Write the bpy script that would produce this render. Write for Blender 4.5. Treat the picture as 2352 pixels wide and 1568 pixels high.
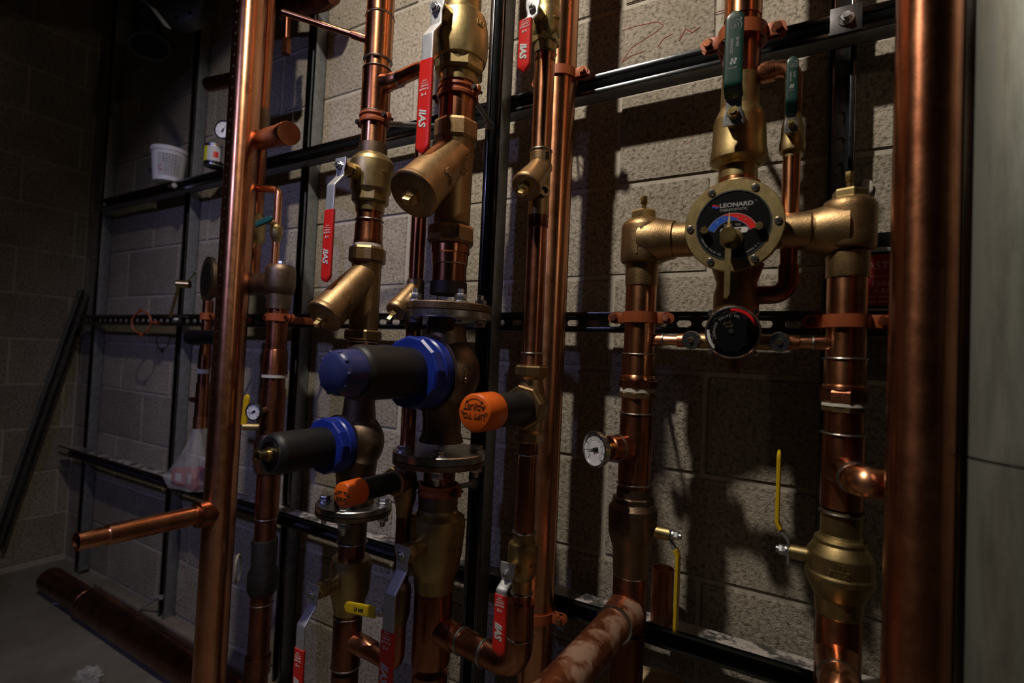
import bpy, bmesh, math, random
from mathutils import Vector, Matrix
random.seed(7)
for o in list(bpy.data.objects): bpy.data.objects.remove(o, do_unlink=True)
S = bpy.context.scene
COL = S.collection
pi = math.pi
V = Vector
# ------------------------------------------------------------------ camera
FPX = 1191.2
CAM = V((3.0727, -1.09545, 1.0585))
_y, _p, _r = -0.534007, 0.0298318, 0.0451342
FW = V((math.sin(_y)*math.cos(_p), math.cos(_y)*math.cos(_p), math.sin(_p)))
_rt = V((math.cos(_y), -math.sin(_y), 0)); _up = _rt.cross(FW)
RT = _rt*math.cos(_r) + _up*math.sin(_r)
UP = -_rt*math.sin(_r) + _up*math.cos(_r)
cd = bpy.data.cameras.new('camera'); cam = bpy.data.objects.new('camera', cd); COL.objects.link(cam)
cd.sensor_width = 36; cd.lens = 36*FPX/2352; cd.clip_start = .02
cam.matrix_world = Matrix(((RT.x, UP.x, -FW.x, CAM.x), (RT.y, UP.y, -FW.y, CAM.y), (RT.z, UP.z, -FW.z, CAM.z), (0, 0, 0, 1)))
cd.dof.use_dof = True; cd.dof.focus_distance = 1.02; cd.dof.aperture_fstop = 2.4
S.camera = cam
# ------------------------------------------------------------------ world, lights, exposure
S.view_settings.view_transform = 'Standard'; S.view_settings.look = 'None'
S.view_settings.exposure = 0; S.view_settings.gamma = 1; S.view_settings.use_curve_mapping = False
w = bpy.data.worlds.new('world'); S.world = w; w.use_nodes = True
w.node_tree.nodes['Background'].inputs[0].default_value = (.80, .78, .85, 1)
w.node_tree.nodes['Background'].inputs[1].default_value = .0045
def lamp(name, loc, power, col, rad):
    l = bpy.data.lights.new(name, 'POINT'); l.energy = power; l.color = col; l.shadow_soft_size = rad
    o = bpy.data.objects.new(name, l); COL.objects.link(o); o.location = loc; return o
sl = bpy.data.lights.new('work_lamp', 'SPOT'); sl.energy = 90; sl.color = (1, .895, .755); sl.shadow_soft_size = .03; sl.spot_size = math.radians(152); sl.spot_blend = 1
so = bpy.data.objects.new('work_lamp', sl); COL.objects.link(so); so.location = (2.43, -1.02, 2.645); so.rotation_euler = (Vector((2.75, 0, 1.5))-Vector(so.location)).to_track_quat('-Z', 'Y').to_euler()
bl = bpy.data.lights.new('blue_work_light', 'SPOT'); bl.energy = 34; bl.color = (.46, .47, 1); bl.shadow_soft_size = .05; bl.spot_size = math.radians(70); bl.spot_blend = 1
bo = bpy.data.objects.new('blue_work_light', bl); COL.objects.link(bo); bo.location = (2.10, -2.03, 2.07); bo.rotation_euler = (Vector((1.5, 0, 1.0))-Vector(bo.location)).to_track_quat('-Z', 'Y').to_euler()
lamp('far_bulb', (5.6, -1.35, 2.1), 9.0, (1, .82, .60), .06)
# ------------------------------------------------------------------ geometry helpers
def ray(px, py):
    return RT*((px-1176)/FPX) - UP*((py-784)/FPX) + FW
def at(px, py, Y):
    d = ray(px, py); return CAM + d*((Y-CAM.y)/d.y)
def atX(px, py, X):
    d = ray(px, py); return CAM + d*((X-CAM.x)/d.x)
def atZ(px, py, Z):
    d = ray(px, py); return CAM + d*((Z-CAM.z)/d.z)
def zat(X, Y, py):
    # height at (X,Y) whose picture row is py
    t = -(py-784)/FPX
    a = UP - FW*t; b = V((X-CAM.x, Y-CAM.y, 0)); return CAM.z - (a.x*b.x + a.y*b.y)/a.z
def near(X, Y, r):
    d = V((CAM.x-X, CAM.y-Y)); d.normalize(); return X+d.x*r, Y+d.y*r
def rad(X, Y, wpx, z=1.1):
    d = V((X, Y, z))-CAM; zc = d.dot(FW); dh = V((d.x, d.y)).length
    c = max(.5, V((d.x, d.y)).dot(V((FW.x, FW.y)).normalized())/dh)
    return wpx*.5*zc*c/FPX
def P(X, Y, py, wpx):
    z0 = zat(X, Y, py); r = rad(X, Y, wpx, z0); n = near(X, Y, r); return (zat(n[0], n[1], py), r)
def basis(d):
    d = V(d).normalized(); a = V((0, 0, 1)) if abs(d.z) < .9 else V((1, 0, 0))
    u = a.cross(d).normalized(); return u, d.cross(u)
def lathe(bm, prof, O, D, seg=40, rot=0, caps=True):
    O = V(O); D = V(D).normalized(); u, v = basis(D); rings = []
    for t, r in prof:
        rings.append([bm.verts.new(O + D*t + (u*math.cos(rot+2*pi*i/seg) + v*math.sin(rot+2*pi*i/seg))*max(r, 1e-5)) for i in range(seg)])
    for a, b in zip(rings, rings[1:]):
        for i in range(seg):
            j = (i+1) % seg; bm.faces.new((a[i], a[j], b[j], b[i]))
    if caps:
        bm.faces.new(rings[0][::-1]); bm.faces.new(rings[-1])
    return rings
def cyl(bm, A, B, r, seg=24, ch=0, rot=0):
    A = V(A); B = V(B); L = (B-A).length
    pr = [(0, r), (L, r)] if not ch else [(0, r-ch), (ch, r), (L-ch, r), (L, r-ch)]
    lathe(bm, pr, A, B-A, seg, rot)
def hexn(bm, A, B, r, n=6, rot=0, ch=.12):
    A = V(A); B = V(B); L = (B-A).length; c = min(L*.15, r*ch)
    lathe(bm, [(0, r*.94), (c, r), (L-c, r), (L, r*.94)], A, B-A, n, rot)
def box(bm, c, s, M=None, bev=0):
    c = V(c); r = bmesh.ops.create_cube(bm, size=1); vs = r['verts']
    for v in vs:
        p = V((v.co.x*s[0], v.co.y*s[1], v.co.z*s[2])); v.co = c + (M @ p if M else p)
    if bev:
        es = {e for v in vs for e in v.link_edges}
        bmesh.ops.bevel(bm, geom=list(es), offset=bev, segments=2, affect='EDGES', profile=.5)
def fillet(pts, R, n=8):
    pts = [V(p) for p in pts]; out = [pts[0]]
    for i in range(1, len(pts)-1):
        a, b, c = pts[i-1], pts[i], pts[i+1]; d1 = (a-b).normalized(); d2 = (c-b).normalized()
        ang = d1.angle(d2)
        if ang > pi-.02: out.append(b); continue
        t = min(R/math.tan(ang/2), (a-b).length*.49, (c-b).length*.49); rr = t*math.tan(ang/2)
        cen = b + (d1+d2).normalized()*(rr/math.sin(ang/2)); p1 = b+d1*t; p2 = b+d2*t
        e1 = (p1-cen); e2 = (p2-cen); th = e1.angle(e2)
        for k in range(n+1):
            f = k/n; out.append(cen + (e1*math.sin((1-f)*th) + e2*math.sin(f*th))/math.sin(th))
    out.append(pts[-1]); return out
def tube(bm, pts, r, seg=20, R=None, n=8):
    pts = fillet(pts, R, n) if R else [V(p) for p in pts]
    d0 = (pts[1]-pts[0]).normalized(); u, v = basis(d0); rings = []
    for i, p in enumerate(pts):
        a = pts[max(i-1, 0)]; b = pts[min(i+1, len(pts)-1)]; d = (b-a).normalized()
        u = (u - d*u.dot(d)).normalized(); v = d.cross(u)
        rr = r(i/(len(pts)-1)) if callable(r) else r
        rings.append([bm.verts.new(p + (u*math.cos(2*pi*k/seg)+v*math.sin(2*pi*k/seg))*rr) for k in range(seg)])
    for a, b in zip(rings, rings[1:]):
        for i in range(seg):
            j = (i+1) % seg; bm.faces.new((a[i], a[j], b[j], b[i]))
    bm.faces.new(rings[0][::-1]); bm.faces.new(rings[-1])
def ribbon(bm, pts, A, wt, R=.012, round_end=False, step=.004, soft=.35):
    # flat bar swept along pts; A is the width direction; wt(s,L)->(width,thickness)
    A = V(A).normalized(); pts = fillet(pts, R, 5); q = [pts[0]]
    for a, b in zip(pts, pts[1:]):
        n = max(1, int((b-a).length/step))
        for k in range(1, n+1): q.append(a.lerp(b, k/n))
    if round_end:
        d = (q[-1]-q[-2]).normalized(); e = q[-1]; w0, t0 = wt(1e9, 0); base = len(q)
    L = sum((b-a).length for a, b in zip(q, q[1:])); s = 0; rings = []; N = 16
    for i, p in enumerate(q):
        if i: s += (q[i]-q[i-1]).length
        d = (q[min(i+1, len(q)-1)]-q[max(i-1, 0)]).normalized(); B = d.cross(A).normalized()
        W, T = wt(s, L)
        if round_end:
            rem = L-s
            if rem < W/2: W = W*max(.12, math.sqrt(max(0, 1-(1-rem/(W/2))**2))); T = T*(.55+.45*min(1, rem/(T)))
        ring = []
        for k in range(N):
            a = 2*pi*(k+.5)/N; ca, sa = math.cos(a), math.sin(a)
            x = math.copysign(abs(ca)**soft, ca); y = math.copysign(abs(sa)**soft, sa)
            ring.append(bm.verts.new(p + A*(x*W/2) + B*(y*T/2)))
        rings.append(ring)
    for a, b in zip(rings, rings[1:]):
        for i in range(N):
            j = (i+1) % N; bm.faces.new((a[i], a[j], b[j], b[i]))
    bm.faces.new(rings[0][::-1]); bm.faces.new(rings[-1])
def prism(bm, pts2, O, R, U, Nn, d):
    # 2D outline in the R,U plane pushed d along Nn
    O = V(O); a = [bm.verts.new(O + R*x + U*y) for x, y in pts2]; b = [bm.verts.new(O + R*x + U*y + Nn*d) for x, y in pts2]
    n = len(a)
    try: bm.faces.new(a[::-1]); bm.faces.new(b)
    except Exception: pass
    for i in range(n):
        j = (i+1) % n; bm.faces.new((a[i], a[j], b[j], b[i]))
# ------------------------------------------------------------------ object helpers
WL = {}
def finish(name, bm, mat, parent=None, loc=None, sharp=35):
    base = V((0, 0, 0)) if loc is None else V(loc)
    if parent is not None: base = WL[parent.name]
    bmesh.ops.recalc_face_normals(bm, faces=bm.faces)
    for v in bm.verts: v.co -= base
    me = bpy.data.meshes.new(name); bm.to_mesh(me); bm.free()
    for p in me.polygons: p.use_smooth = True
    me.set_sharp_from_angle(angle=math.radians(sharp)); me.materials.append(mat)
    o = bpy.data.objects.new(name, me); COL.objects.link(o)
    if parent is not None: o.parent = parent
    else: o.location = base
    WL[o.name] = base
    return o
def thing(name, label, cat, loc, group=None):
    o = bpy.data.objects.new(name, None); COL.objects.link(o); o.location = loc; o.empty_display_size = .02
    WL[o.name] = V(loc); o['label'] = label; o['category'] = cat
    if group: o['group'] = group
    return o
def tag(o, label, cat, group=None):
    o['label'] = label; o['category'] = cat
    if group: o['group'] = group
    return o
def struct(o): o['kind'] = 'structure'; return o
B = bmesh.new
def part(name, fn, mat, parent, sharp=35, label=None):
    bm = B(); fn(bm); o = finish(name, bm, mat, parent, sharp=sharp)
    if label: o['label'] = label
    return o
# text as thin mesh -------------------------------------------------
def text_mesh(s, size, depth=.0003, align='CENTER', sx=1, shear=0, bold=0):
    c = bpy.data.curves.new('t', 'FONT'); c.body = s; c.size = size; c.extrude = depth; c.align_x = align; c.align_y = 'CENTER'; c.shear = shear; c.offset = bold; c.resolution_u = 3
    o = bpy.data.objects.new('t', c); COL.objects.link(o)
    me = bpy.data.meshes.new_from_object(o); bpy.data.objects.remove(o)
    r = [(V((v.co.x*sx, v.co.y, v.co.z))) for v in me.vertices], [list(p.vertices) for p in me.polygons]
    bpy.data.meshes.remove(me); return r
def put_text(bm, s, size, O, R, U, depth=.0003, sx=1, rot=0, align='CENTER', shear=0, bold=0):
    vs, fs = text_mesh(s, size, depth, align, sx, shear, bold); O = V(O); R = V(R).normalized(); U = V(U).normalized(); N = R.cross(U)
    c, sn = math.cos(rot), math.sin(rot); n = len(bm.verts); nv = []
    for v in vs:
        x = v.x*c - v.y*sn; y = v.x*sn + v.y*c; nv.append(bm.verts.new(O + R*x + U*y + N*v.z))
    for f in fs:
        try: bm.faces.new([nv[i] for i in f])
        except Exception: pass
def arc_text(bm, s, size, O, R, U, rad_, a0, a1, inward=False, depth=.0002):
    n = len(s); O = V(O); R = V(R).normalized(); U = V(U).normalized()
    for i, ch in enumerate(s):
        if ch == ' ': continue
        a = math.radians(a0 + (a1-a0)*i/(n-1)); p = O + R*(math.cos(a)*rad_) + U*(math.sin(a)*rad_)
        put_text(bm, ch, size, p, R, U, depth, rot=(a+pi/2 if inward else a-pi/2))
# ------------------------------------------------------------------ materials
def newmat(name):
    m = bpy.data.materials.new(name); m.use_nodes = True; nt = m.node_tree; b = nt.nodes['Principled BSDF']; return m, nt, b
def noise(nt, scale, detail=4, rough=.6, stretch=None, coord='Object'):
    tc = nt.nodes.new('ShaderNodeTexCoord'); n = nt.nodes.new('ShaderNodeTexNoise'); n.inputs['Scale'].default_value = scale
    n.inputs['Detail'].default_value = detail; n.inputs['Roughness'].default_value = rough
    if stretch:
        mp = nt.nodes.new('ShaderNodeMapping'); mp.inputs['Scale'].default_value = stretch
        nt.links.new(tc.outputs[coord], mp.inputs[0]); nt.links.new(mp.outputs[0], n.inputs['Vector'])
    else: nt.links.new(tc.outputs[coord], n.inputs['Vector'])
    return n
def ramp(nt, fac, stops):
    r = nt.nodes.new('ShaderNodeValToRGB'); nt.links.new(fac, r.inputs[0]); e = r.color_ramp.elements
    while len(e) < len(stops): e.new(.5)
    for k, (p, c) in enumerate(stops): e[k].position = p; e[k].color = (*c, 1)
    return r
def bump(nt, b, h, strength, dist=.001):
    n = nt.nodes.new('ShaderNodeBump'); n.inputs['Strength'].default_value = strength; n.inputs['Distance'].default_value = dist
    nt.links.new(h, n.inputs['Height']); nt.links.new(n.outputs[0], b.inputs['Normal']); return n
def metal(name, c1, c2, rough=.35, scale=25, metallic=1, bstr=.15, bscale=300, c3=None, stretch=(1, 1, .35), rvar=.15):
    m, nt, b = newmat(name); n = noise(nt, scale, 6, .65, stretch)
    st = [(.35, c1), (.62, c2)] + ([(.72, c3)] if c3 else [])
    r = ramp(nt, n.outputs[0], st); nt.links.new(r.outputs[0], b.inputs['Base Color'])
    b.inputs['Metallic'].default_value = metallic
    mr = nt.nodes.new('ShaderNodeMapRange'); mr.inputs['To Min'].default_value = rough-rvar/2; mr.inputs['To Max'].default_value = rough+rvar
    n2 = noise(nt, scale*2.3, 5, .7); nt.links.new(n2.outputs[0], mr.inputs[0]); nt.links.new(mr.outputs[0], b.inputs['Roughness'])
    n3 = noise(nt, bscale, 3); bump(nt, b, n3.outputs[0], bstr, .0006); return m
ANISO = .25
def drawn(m, a, rot):
    # drawn tube: fine lines along its length stretch the highlights
    nt = m.node_tree; b = nt.nodes['Principled BSDF']; t = nt.nodes.new('ShaderNodeTangent'); t.direction_type = 'RADIAL'; t.axis = 'Z'
    nt.links.new(t.outputs[0], b.inputs['Tangent']); b.inputs['Anisotropic'].default_value = a; b.inputs['Anisotropic Rotation'].default_value = rot
def plain(name, c, rough=.5, metallic=0, bstr=0, bscale=400, var=0):
    m, nt, b = newmat(name); b.inputs['Base Color'].default_value = (*c, 1); b.inputs['Roughness'].default_value = rough; b.inputs['Metallic'].default_value = metallic
    if var:
        n = noise(nt, 40, 5); r = ramp(nt, n.outputs[0], [(.3, tuple(x*(1-var) for x in c)), (.7, tuple(min(1, x*(1+var)) for x in c))]); nt.links.new(r.outputs[0], b.inputs['Base Color'])
    if bstr: n = noise(nt, bscale, 3); bump(nt, b, n.outputs[0], bstr, .0005)
    return m
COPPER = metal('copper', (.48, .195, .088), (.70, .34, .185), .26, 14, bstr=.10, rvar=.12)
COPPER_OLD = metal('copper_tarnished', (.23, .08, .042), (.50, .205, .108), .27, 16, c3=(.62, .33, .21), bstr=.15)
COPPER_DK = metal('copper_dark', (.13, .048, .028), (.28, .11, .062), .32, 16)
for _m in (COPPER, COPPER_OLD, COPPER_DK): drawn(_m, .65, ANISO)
BRASS = metal('brass', (.34, .25, .11), (.48, .375, .18), .40, 30, bstr=.25, bscale=500)
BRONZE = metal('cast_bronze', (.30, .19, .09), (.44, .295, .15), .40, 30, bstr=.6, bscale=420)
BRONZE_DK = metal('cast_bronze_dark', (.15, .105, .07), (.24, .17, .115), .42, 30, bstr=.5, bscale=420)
BRASS_YL = metal('brass_bright', (.60, .44, .17), (.72, .55, .25), .25, 30, bstr=.05)
GALV = metal('galvanized_steel', (.20, .21, .22), (.29, .31, .33), .42, 60, metallic=.5, bstr=.1, stretch=(1, 1, 1))
GALV_LIP_SHADED = metal('galvanized_lip_shaded', (.085, .09, .095), (.13, .137, .145), .20, 60, bstr=.05, stretch=(1, 1, 1), rvar=.06)  # channel lips: same steel, base colour darkened to stand in for dark reflections
GALV_IN = metal('galvanized_dull', (.16, .17, .18), (.25, .26, .27), .50, 60, stretch=(1, 1, 1))
STEEL = metal('bright_steel', (.55, .55, .56), (.70, .70, .71), .22, 40, bstr=.05)
ZINC = metal('zinc_plate', (.52, .53, .55), (.62, .63, .65), .45, 30, metallic=.75, bstr=.1)
PLATE = metal('dark_zinc_plate', (.07, .068, .07), (.12, .115, .12), .45, 30)
SOLDER = metal('solder', (.20, .19, .18), (.55, .54, .52), .30, 120, bstr=.5, bscale=200)
BOLT = metal('zinc_bolt', (.5, .52, .55), (.7, .72, .76), .3, 60)
FLANGE = metal('flange_steel', (.36, .34, .32), (.52, .50, .48), .27, 40, bstr=.1)
BLKPIPE = metal('dark_iron', (.05, .045, .045), (.09, .08, .075), .55, 20)
CLAMP = plain('orange_clamp_coat', (.30, .072, .022), .45, .15, .2, 200, .2)
REDV = plain('red_vinyl', (.66, .022, .018), .30, 0, .05, 60)
GRNV = plain('green_vinyl', (.004, .036, .028), .32)
YELV = plain('yellow_vinyl', (.62, .42, .01), .42)
BLUP = plain('blue_plastic', (.012, .030, .26), .33, 0, .1, 50, .15)
BLUC = plain('dark_blue_plastic', (.030, .040, .155), .36, 0, .1, 60, .1)
BLKP = plain('black_plastic', (.009, .0085, .009), .5, 0, .3, 300, .3)
BLKS = plain('black_satin', (.004, .004, .005), .30)
ORGP = plain('orange_plastic', (.82, .14, .012), .38, 0, .05, 50, .06)
WHT = plain('white_print', (.62, .62, .62), .6)
PALE = plain('pale_print', (.85, .70, .70), .6)
GRYP = plain('grey_print', (.33, .33, .34), .5)
INK = plain('black_ink', (.01, .01, .01), .6)
DREDM = plain('dial_red', (.62, .012, .010), .4)
DBLUM = plain('dial_blue', (.012, .085, .50), .4)
DIALW = plain('gauge_white', (.72, .72, .78), .5)
CHALK = plain('red_crayon', (.30, .055, .04), .9, 0, .6, 900)
PAINT = plain('dried_paste', (.58, .53, .48), .8, 0, .5, 200, .3)
RUBBER = plain('thread_tape', (.55, .52, .45), .8, 0, .6, 200, .2)
m, nt, b = newmat('concrete_block'); BLOCK = m
oi = nt.nodes.new('ShaderNodeObjectInfo'); tc = nt.nodes.new('ShaderNodeTexCoord')
geo = nt.nodes.new('ShaderNodeNewGeometry')
def nz(scale, detail=5, rough=.6):
    n = nt.nodes.new('ShaderNodeTexNoise'); n.inputs['Scale'].default_value = scale; n.inputs['Detail'].default_value = detail; n.inputs['Roughness'].default_value = rough
    nt.links.new(geo.outputs['Position'], n.inputs['Vector']); return n
n1 = nz(120, 6, .62); r1 = ramp(nt, n1.outputs[0], [(.34, (.12, .105, .082)), (.46, (.33, .29, .235)), (.66, (.47, .425, .355))])
n2 = nz(7, 4); r2 = ramp(nt, n2.outputs[0], [(.3, (.78, .76, .72)), (.7, (1.06, 1.05, 1.05))])
mx = nt.nodes.new('ShaderNodeMix'); mx.data_type = 'RGBA'; mx.blend_type = 'MULTIPLY'; mx.inputs[0].default_value = 1
nt.links.new(r1.outputs[0], mx.inputs[6]); nt.links.new(r2.outputs[0], mx.inputs[7])
n3 = nz(95, 2); r3 = ramp(nt, n3.outputs[0], [(.70, (0, 0, 0)), (.74, (1, 1, 1))])
mx2 = nt.nodes.new('ShaderNodeMix'); mx2.data_type = 'RGBA'; nt.links.new(r3.outputs[0], mx2.inputs[0]); nt.links.new(mx.outputs[2], mx2.inputs[6]); mx2.inputs[7].default_value = (.08, .10, .055, 1)
hs = nt.nodes.new('ShaderNodeHueSaturation'); mr = nt.nodes.new('ShaderNodeMapRange'); mr.inputs['To Min'].default_value = .82; mr.inputs['To Max'].default_value = 1.12
nt.links.new(oi.outputs['Random'], mr.inputs[0]); nt.links.new(mr.outputs[0], hs.inputs['Value']); nt.links.new(mx2.outputs[2], hs.inputs['Color'])
nt.links.new(hs.outputs[0], b.inputs['Base Color']); b.inputs['Roughness'].default_value = .95
n4 = nz(150, 4, .6); n5 = nz(420, 2); ad = nt.nodes.new('ShaderNodeMath'); ad.operation = 'MULTIPLY_ADD'; nt.links.new(n5.outputs[0], ad.inputs[0]); ad.inputs[1].default_value = .35; nt.links.new(n4.outputs[0], ad.inputs[2])
vo = nt.nodes.new('ShaderNodeTexVoronoi'); vo.inputs['Scale'].default_value = 90; nt.links.new(geo.outputs['Position'], vo.inputs['Vector'])
vr = nt.nodes.new('ShaderNodeMapRange'); vr.inputs['From Min'].default_value = 0; vr.inputs['From Max'].default_value = .18; nt.links.new(vo.outputs['Distance'], vr.inputs[0])
n6 = nz(14, 3); nr = nt.nodes.new('ShaderNodeMapRange'); nr.inputs['From Min'].default_value = .5; nr.inputs['From Max'].default_value = .62; nt.links.new(n6.outputs[0], nr.inputs[0])
sb = nt.nodes.new('ShaderNodeMath'); sb.operation = 'MULTIPLY'; iv = nt.nodes.new('ShaderNodeMath'); iv.operation = 'SUBTRACT'; iv.inputs[0].default_value = 1; nt.links.new(vr.outputs[0], iv.inputs[1]); nt.links.new(iv.outputs[0], sb.inputs[0]); nt.links.new(nr.outputs[0], sb.inputs[1])
fs = nt.nodes.new('ShaderNodeMath'); fs.operation = 'SUBTRACT'; nt.links.new(ad.outputs[0], fs.inputs[0]); nt.links.new(sb.outputs[0], fs.inputs[1])
bump(nt, b, fs.outputs[0], 1.0, .0028)
MORTAR = plain('mortar', (.43, .39, .33), .95, 0, .5, 250, .15)
m, nt, b = newmat('floor_concrete'); FLOOR = m
n1 = noise(nt, 3, 8, .65); r1 = ramp(nt, n1.outputs[0], [(.3, (.13, .115, .095)), (.7, (.24, .22, .19))]); nt.links.new(r1.outputs[0], b.inputs['Base Color']); b.inputs['Roughness'].default_value = .8
n2 = noise(nt, 60, 6); bump(nt, b, n2.outputs[0], .4, .002)
m, nt, b = newmat('clear_poly'); POLY = m
b.inputs['Base Color'].default_value = (.8, .8, .82, 1); b.inputs['Roughness'].default_value = .15; b.inputs['Alpha'].default_value = .20; b.inputs['Specular IOR Level'].default_value = 1
m, nt, b = newmat('dusty_copper'); COPPER_DUST = m   # copper with pasty flux residue on it
n1 = noise(nt, 16, 6, .6); r1 = ramp(nt, n1.outputs[0], [(.50, (.42, .15, .07)), (.60, (.40, .25, .18))]); nt.links.new(r1.outputs[0], b.inputs['Base Color'])
r2 = ramp(nt, n1.outputs[0], [(.50, (1, 1, 1)), (.60, (.25, .25, .25))]); nt.links.new(r2.outputs[0], b.inputs['Metallic']); b.inputs['Roughness'].default_value = .45
m, nt, b = newmat('strut_top_dusty'); GALV_DUST = m
n1 = noise(nt, 22, 6, .7); r1 = ramp(nt, n1.outputs[0], [(.44, (.22, .22, .225)), (.54, (.52, .47, .44))]); nt.links.new(r1.outputs[0], b.inputs['Base Color'])
r2 = ramp(nt, n1.outputs[0], [(.44, (.9, .9, .9)), (.54, (.1, .1, .1))]); nt.links.new(r2.outputs[0], b.inputs['Metallic']); b.inputs['Roughness'].default_value = .5

X_, Y_, Z_ = V((1, 0, 0)), V((0, 1, 0)), V((0, 0, 1))
OUT = V((0, -1, 0))
ZO = 1.245          # height of the block joint at eye level
# ================================================================== THE SETTING
WX1, HZ = 3.95, 2.85
bm = B(); box(bm, (WX1/2, .1033, HZ/2), (WX1+.3, .2, HZ)); wall_back = struct(finish('wall_back', bm, MORTAR))
bm = B(); box(bm, (-.1033, -1.1, HZ/2), (.2, 2.42, HZ)); wall_left = struct(finish('wall_left', bm, MORTAR))
bm = B(); box(bm, (1.9, -1.1, -.05), (4.6, 2.9, .1)); struct(finish('floor', bm, FLOOR))
bm = B(); box(bm, (1.9, -1.1, HZ+.05), (4.6, 2.9, .1)); struct(finish('ceiling', bm, GALV_IN))
def block_mesh(w, h, d, k):
    bm = B(); box(bm, (0, 0, 0), (w, d, h)); 
    bmesh.ops.bevel(bm, geom=list(bm.edges), offset=.0022, segments=2, affect='EDGES')
    me = bpy.data.meshes.new('concrete_block'); bm.to_mesh(me); bm.free()
    for p in me.polygons: p.use_smooth = True
    me.set_sharp_from_angle(angle=math.radians(50)); me.materials.append(BLOCK); return me
LB, HB, J = .4064, .2032, .0105
BM = {}
def blk(w, h):
    k = (round(w, 3), round(h, 3))
    if k not in BM: BM[k] = block_mesh(w-J, h-J, .03, 0)
    return BM[k]
def lay(parent, side):
    z0 = ZO - 7*HB   # joint lines run through ZO
    k = 0
    while True:
        za = max(0, z0+k*HB); zb = min(HZ, z0+(k+1)*HB)
        if za >= HZ: break
        # vertical joints: even courses through X=2.88
        off = (2.88 if k % 2 == 1 else 2.88-LB/2) if side == 'b' else (-.25 if k % 2 else -.25-LB/2)
        lo, hi = (0, WX1) if side == 'b' else (-2.3, 0)
        js = sorted({lo, hi} | {round(off+i*LB, 4) for i in range(-12, 12) if lo+.03 < off+i*LB < hi-.03})
        if zb-za > .03:
            for a, c in zip(js, js[1:]):
                o = bpy.data.objects.new('concrete_block', blk(c-a, zb-za)); COL.objects.link(o); o.parent = parent
                pr = random.uniform(-.001, .001)
                if side == 'b': o.location = ((a+c)/2, .015+pr, (za+zb)/2)
                else: o.location = (-.015+pr, (a+c)/2, (za+zb)/2); o.rotation_euler.z = pi/2
        k += 1
lay(wall_back, 'b'); lay(wall_left, 'l')
# red crayon strokes on the block face above the top channel
def scrib(pts, name, wd=.0016):
    def f(bm):
        q = []
        for a, c in zip(pts, pts[1:]):
            for k in range(4): q.append((a[0]+(c[0]-a[0])*k/4, a[1]+(c[1]-a[1])*k/4))
        q.append(pts[-1]); tube(bm, [at(x, y, -.0003) for x, y in q], wd/2, 6)
    return part(name, f, CHALK, wall_back)
scrib([(1430, 70), (1460, 60), (1510, 50), (1525, 58), (1500, 78), (1450, 110), (1430, 140)], 'crayon_mark')
scrib([(1428, 143), (1450, 128), (1480, 118)], 'crayon_mark'); scrib([(1560, 94), (1575, 66), (1590, 75), (1608, 62)], 'crayon_mark', .0022)
scrib([(1510, 108), (1525, 88), (1545, 78)], 'crayon_mark'); scrib([(1640, 30), (1690, 15), (1740, 5)], 'crayon_mark')
scrib([(1586, 305), (1590, 322), (1578, 330)], 'crayon_mark'); scrib([(1330, 372), (1345, 392)], 'crayon_mark'); scrib([(1168, 655), (1172, 680)], 'crayon_mark', .0022)
# ------------------------------------------------------------------ strut channels
def slotted_web(bm, A, d, wdir, L, wid, pitch=.0475, sl=.028, sw=.0135):
    n = int(L/pitch); A = V(A)
    for k in range(n+1):
        a = k*pitch; c = min(L, a+pitch)
        if c-a < pitch*.9:
            vs = [bm.verts.new(A+d*x+wdir*y) for x, y in ((a, -wid/2), (c, -wid/2), (c, wid/2), (a, wid/2))]
            if c-a > .001: bm.faces.new(vs)
            continue
        cx = (a+c)/2; N = 16; inn = []; out = []
        for i in range(N):
            t = 2*pi*(i+.5)/N; ct, st = math.cos(t), math.sin(t)
            ix = math.copysign(sl/2-sw/2, ct) + ct*sw/2; iy = st*sw/2; inn.append((cx+ix, iy))
            m_ = max(abs(ct), abs(st)); out.append((cx+ct/m_*(c-a)/2, st/m_*wid/2))
        # force corners
        for i in (1, 2): pass
        vi = [bm.verts.new(A+d*x+wdir*y) for x, y in inn]; vo_ = []
        for i, (x, y) in enumerate(out):
            if i in (1, 6, 9, 14) : x = cx+math.copysign((c-a)/2, x-cx); y = math.copysign(wid/2, y)
            vo_.append(bm.verts.new(A+d*x+wdir*y))
        for i in range(N):
            j = (i+1) % N; bm.faces.new((vi[i], vi[j], vo_[j], vo_[i]))
def channel(label, A, Bp, wdir, depth_dir, slotted=False, topmat=None, w=.0413, dp=.0413, name='strut_channel', group=None, bits=None):
    # A,Bp run along the middle of the BACK web; open side looks along depth_dir
    A = V(A); Bp = V(Bp); d = (Bp-A).normalized(); L = (Bp-A).length; wd = V(wdir).normalized(); dd = V(depth_dir).normalized(); t = .0025
    M = Matrix((d, wd, dd)).transposed(); mid = (A+Bp)/2
    th = thing(name, label, 'strut channel', A, group)
    def web(bm):
        if slotted: slotted_web(bm, A+dd*.0005, d, wd, L, w); slotted_web(bm, A+dd*t, d, wd, L, w)
        else: box(bm, mid+dd*t/2, (L, w, t), M)
    part('web', web, GALV_IN, th)
    for s in (1, -1):
        def fl(bm):
            box(bm, mid+wd*(s*(w/2-t/2))+dd*dp/2, (L, t, dp), M, .0011)
        part('side_wall', fl, (topmat if (topmat and s == 1) else GALV), th)
        def lp(bm):
            box(bm, mid+wd*(s*(w/2-.0048))+dd*(dp-t/2), (L, .0095, t), M, .0009)
            box(bm, mid+wd*(s*(w/2-.0095+t/2))+dd*(dp-.005), (L, t, .0085), M, .0008)
        part('lip', lp, GALV_LIP_SHADED, th)
    return th
names = ['farthest vertical channel post, nearest the room corner', 'vertical channel post just right of the white tub on the upper rail',
         'vertical channel post between left riser and leftmost red-handled line', None, 'slotted vertical channel post behind the right cast bronze inlet tee']
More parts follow.
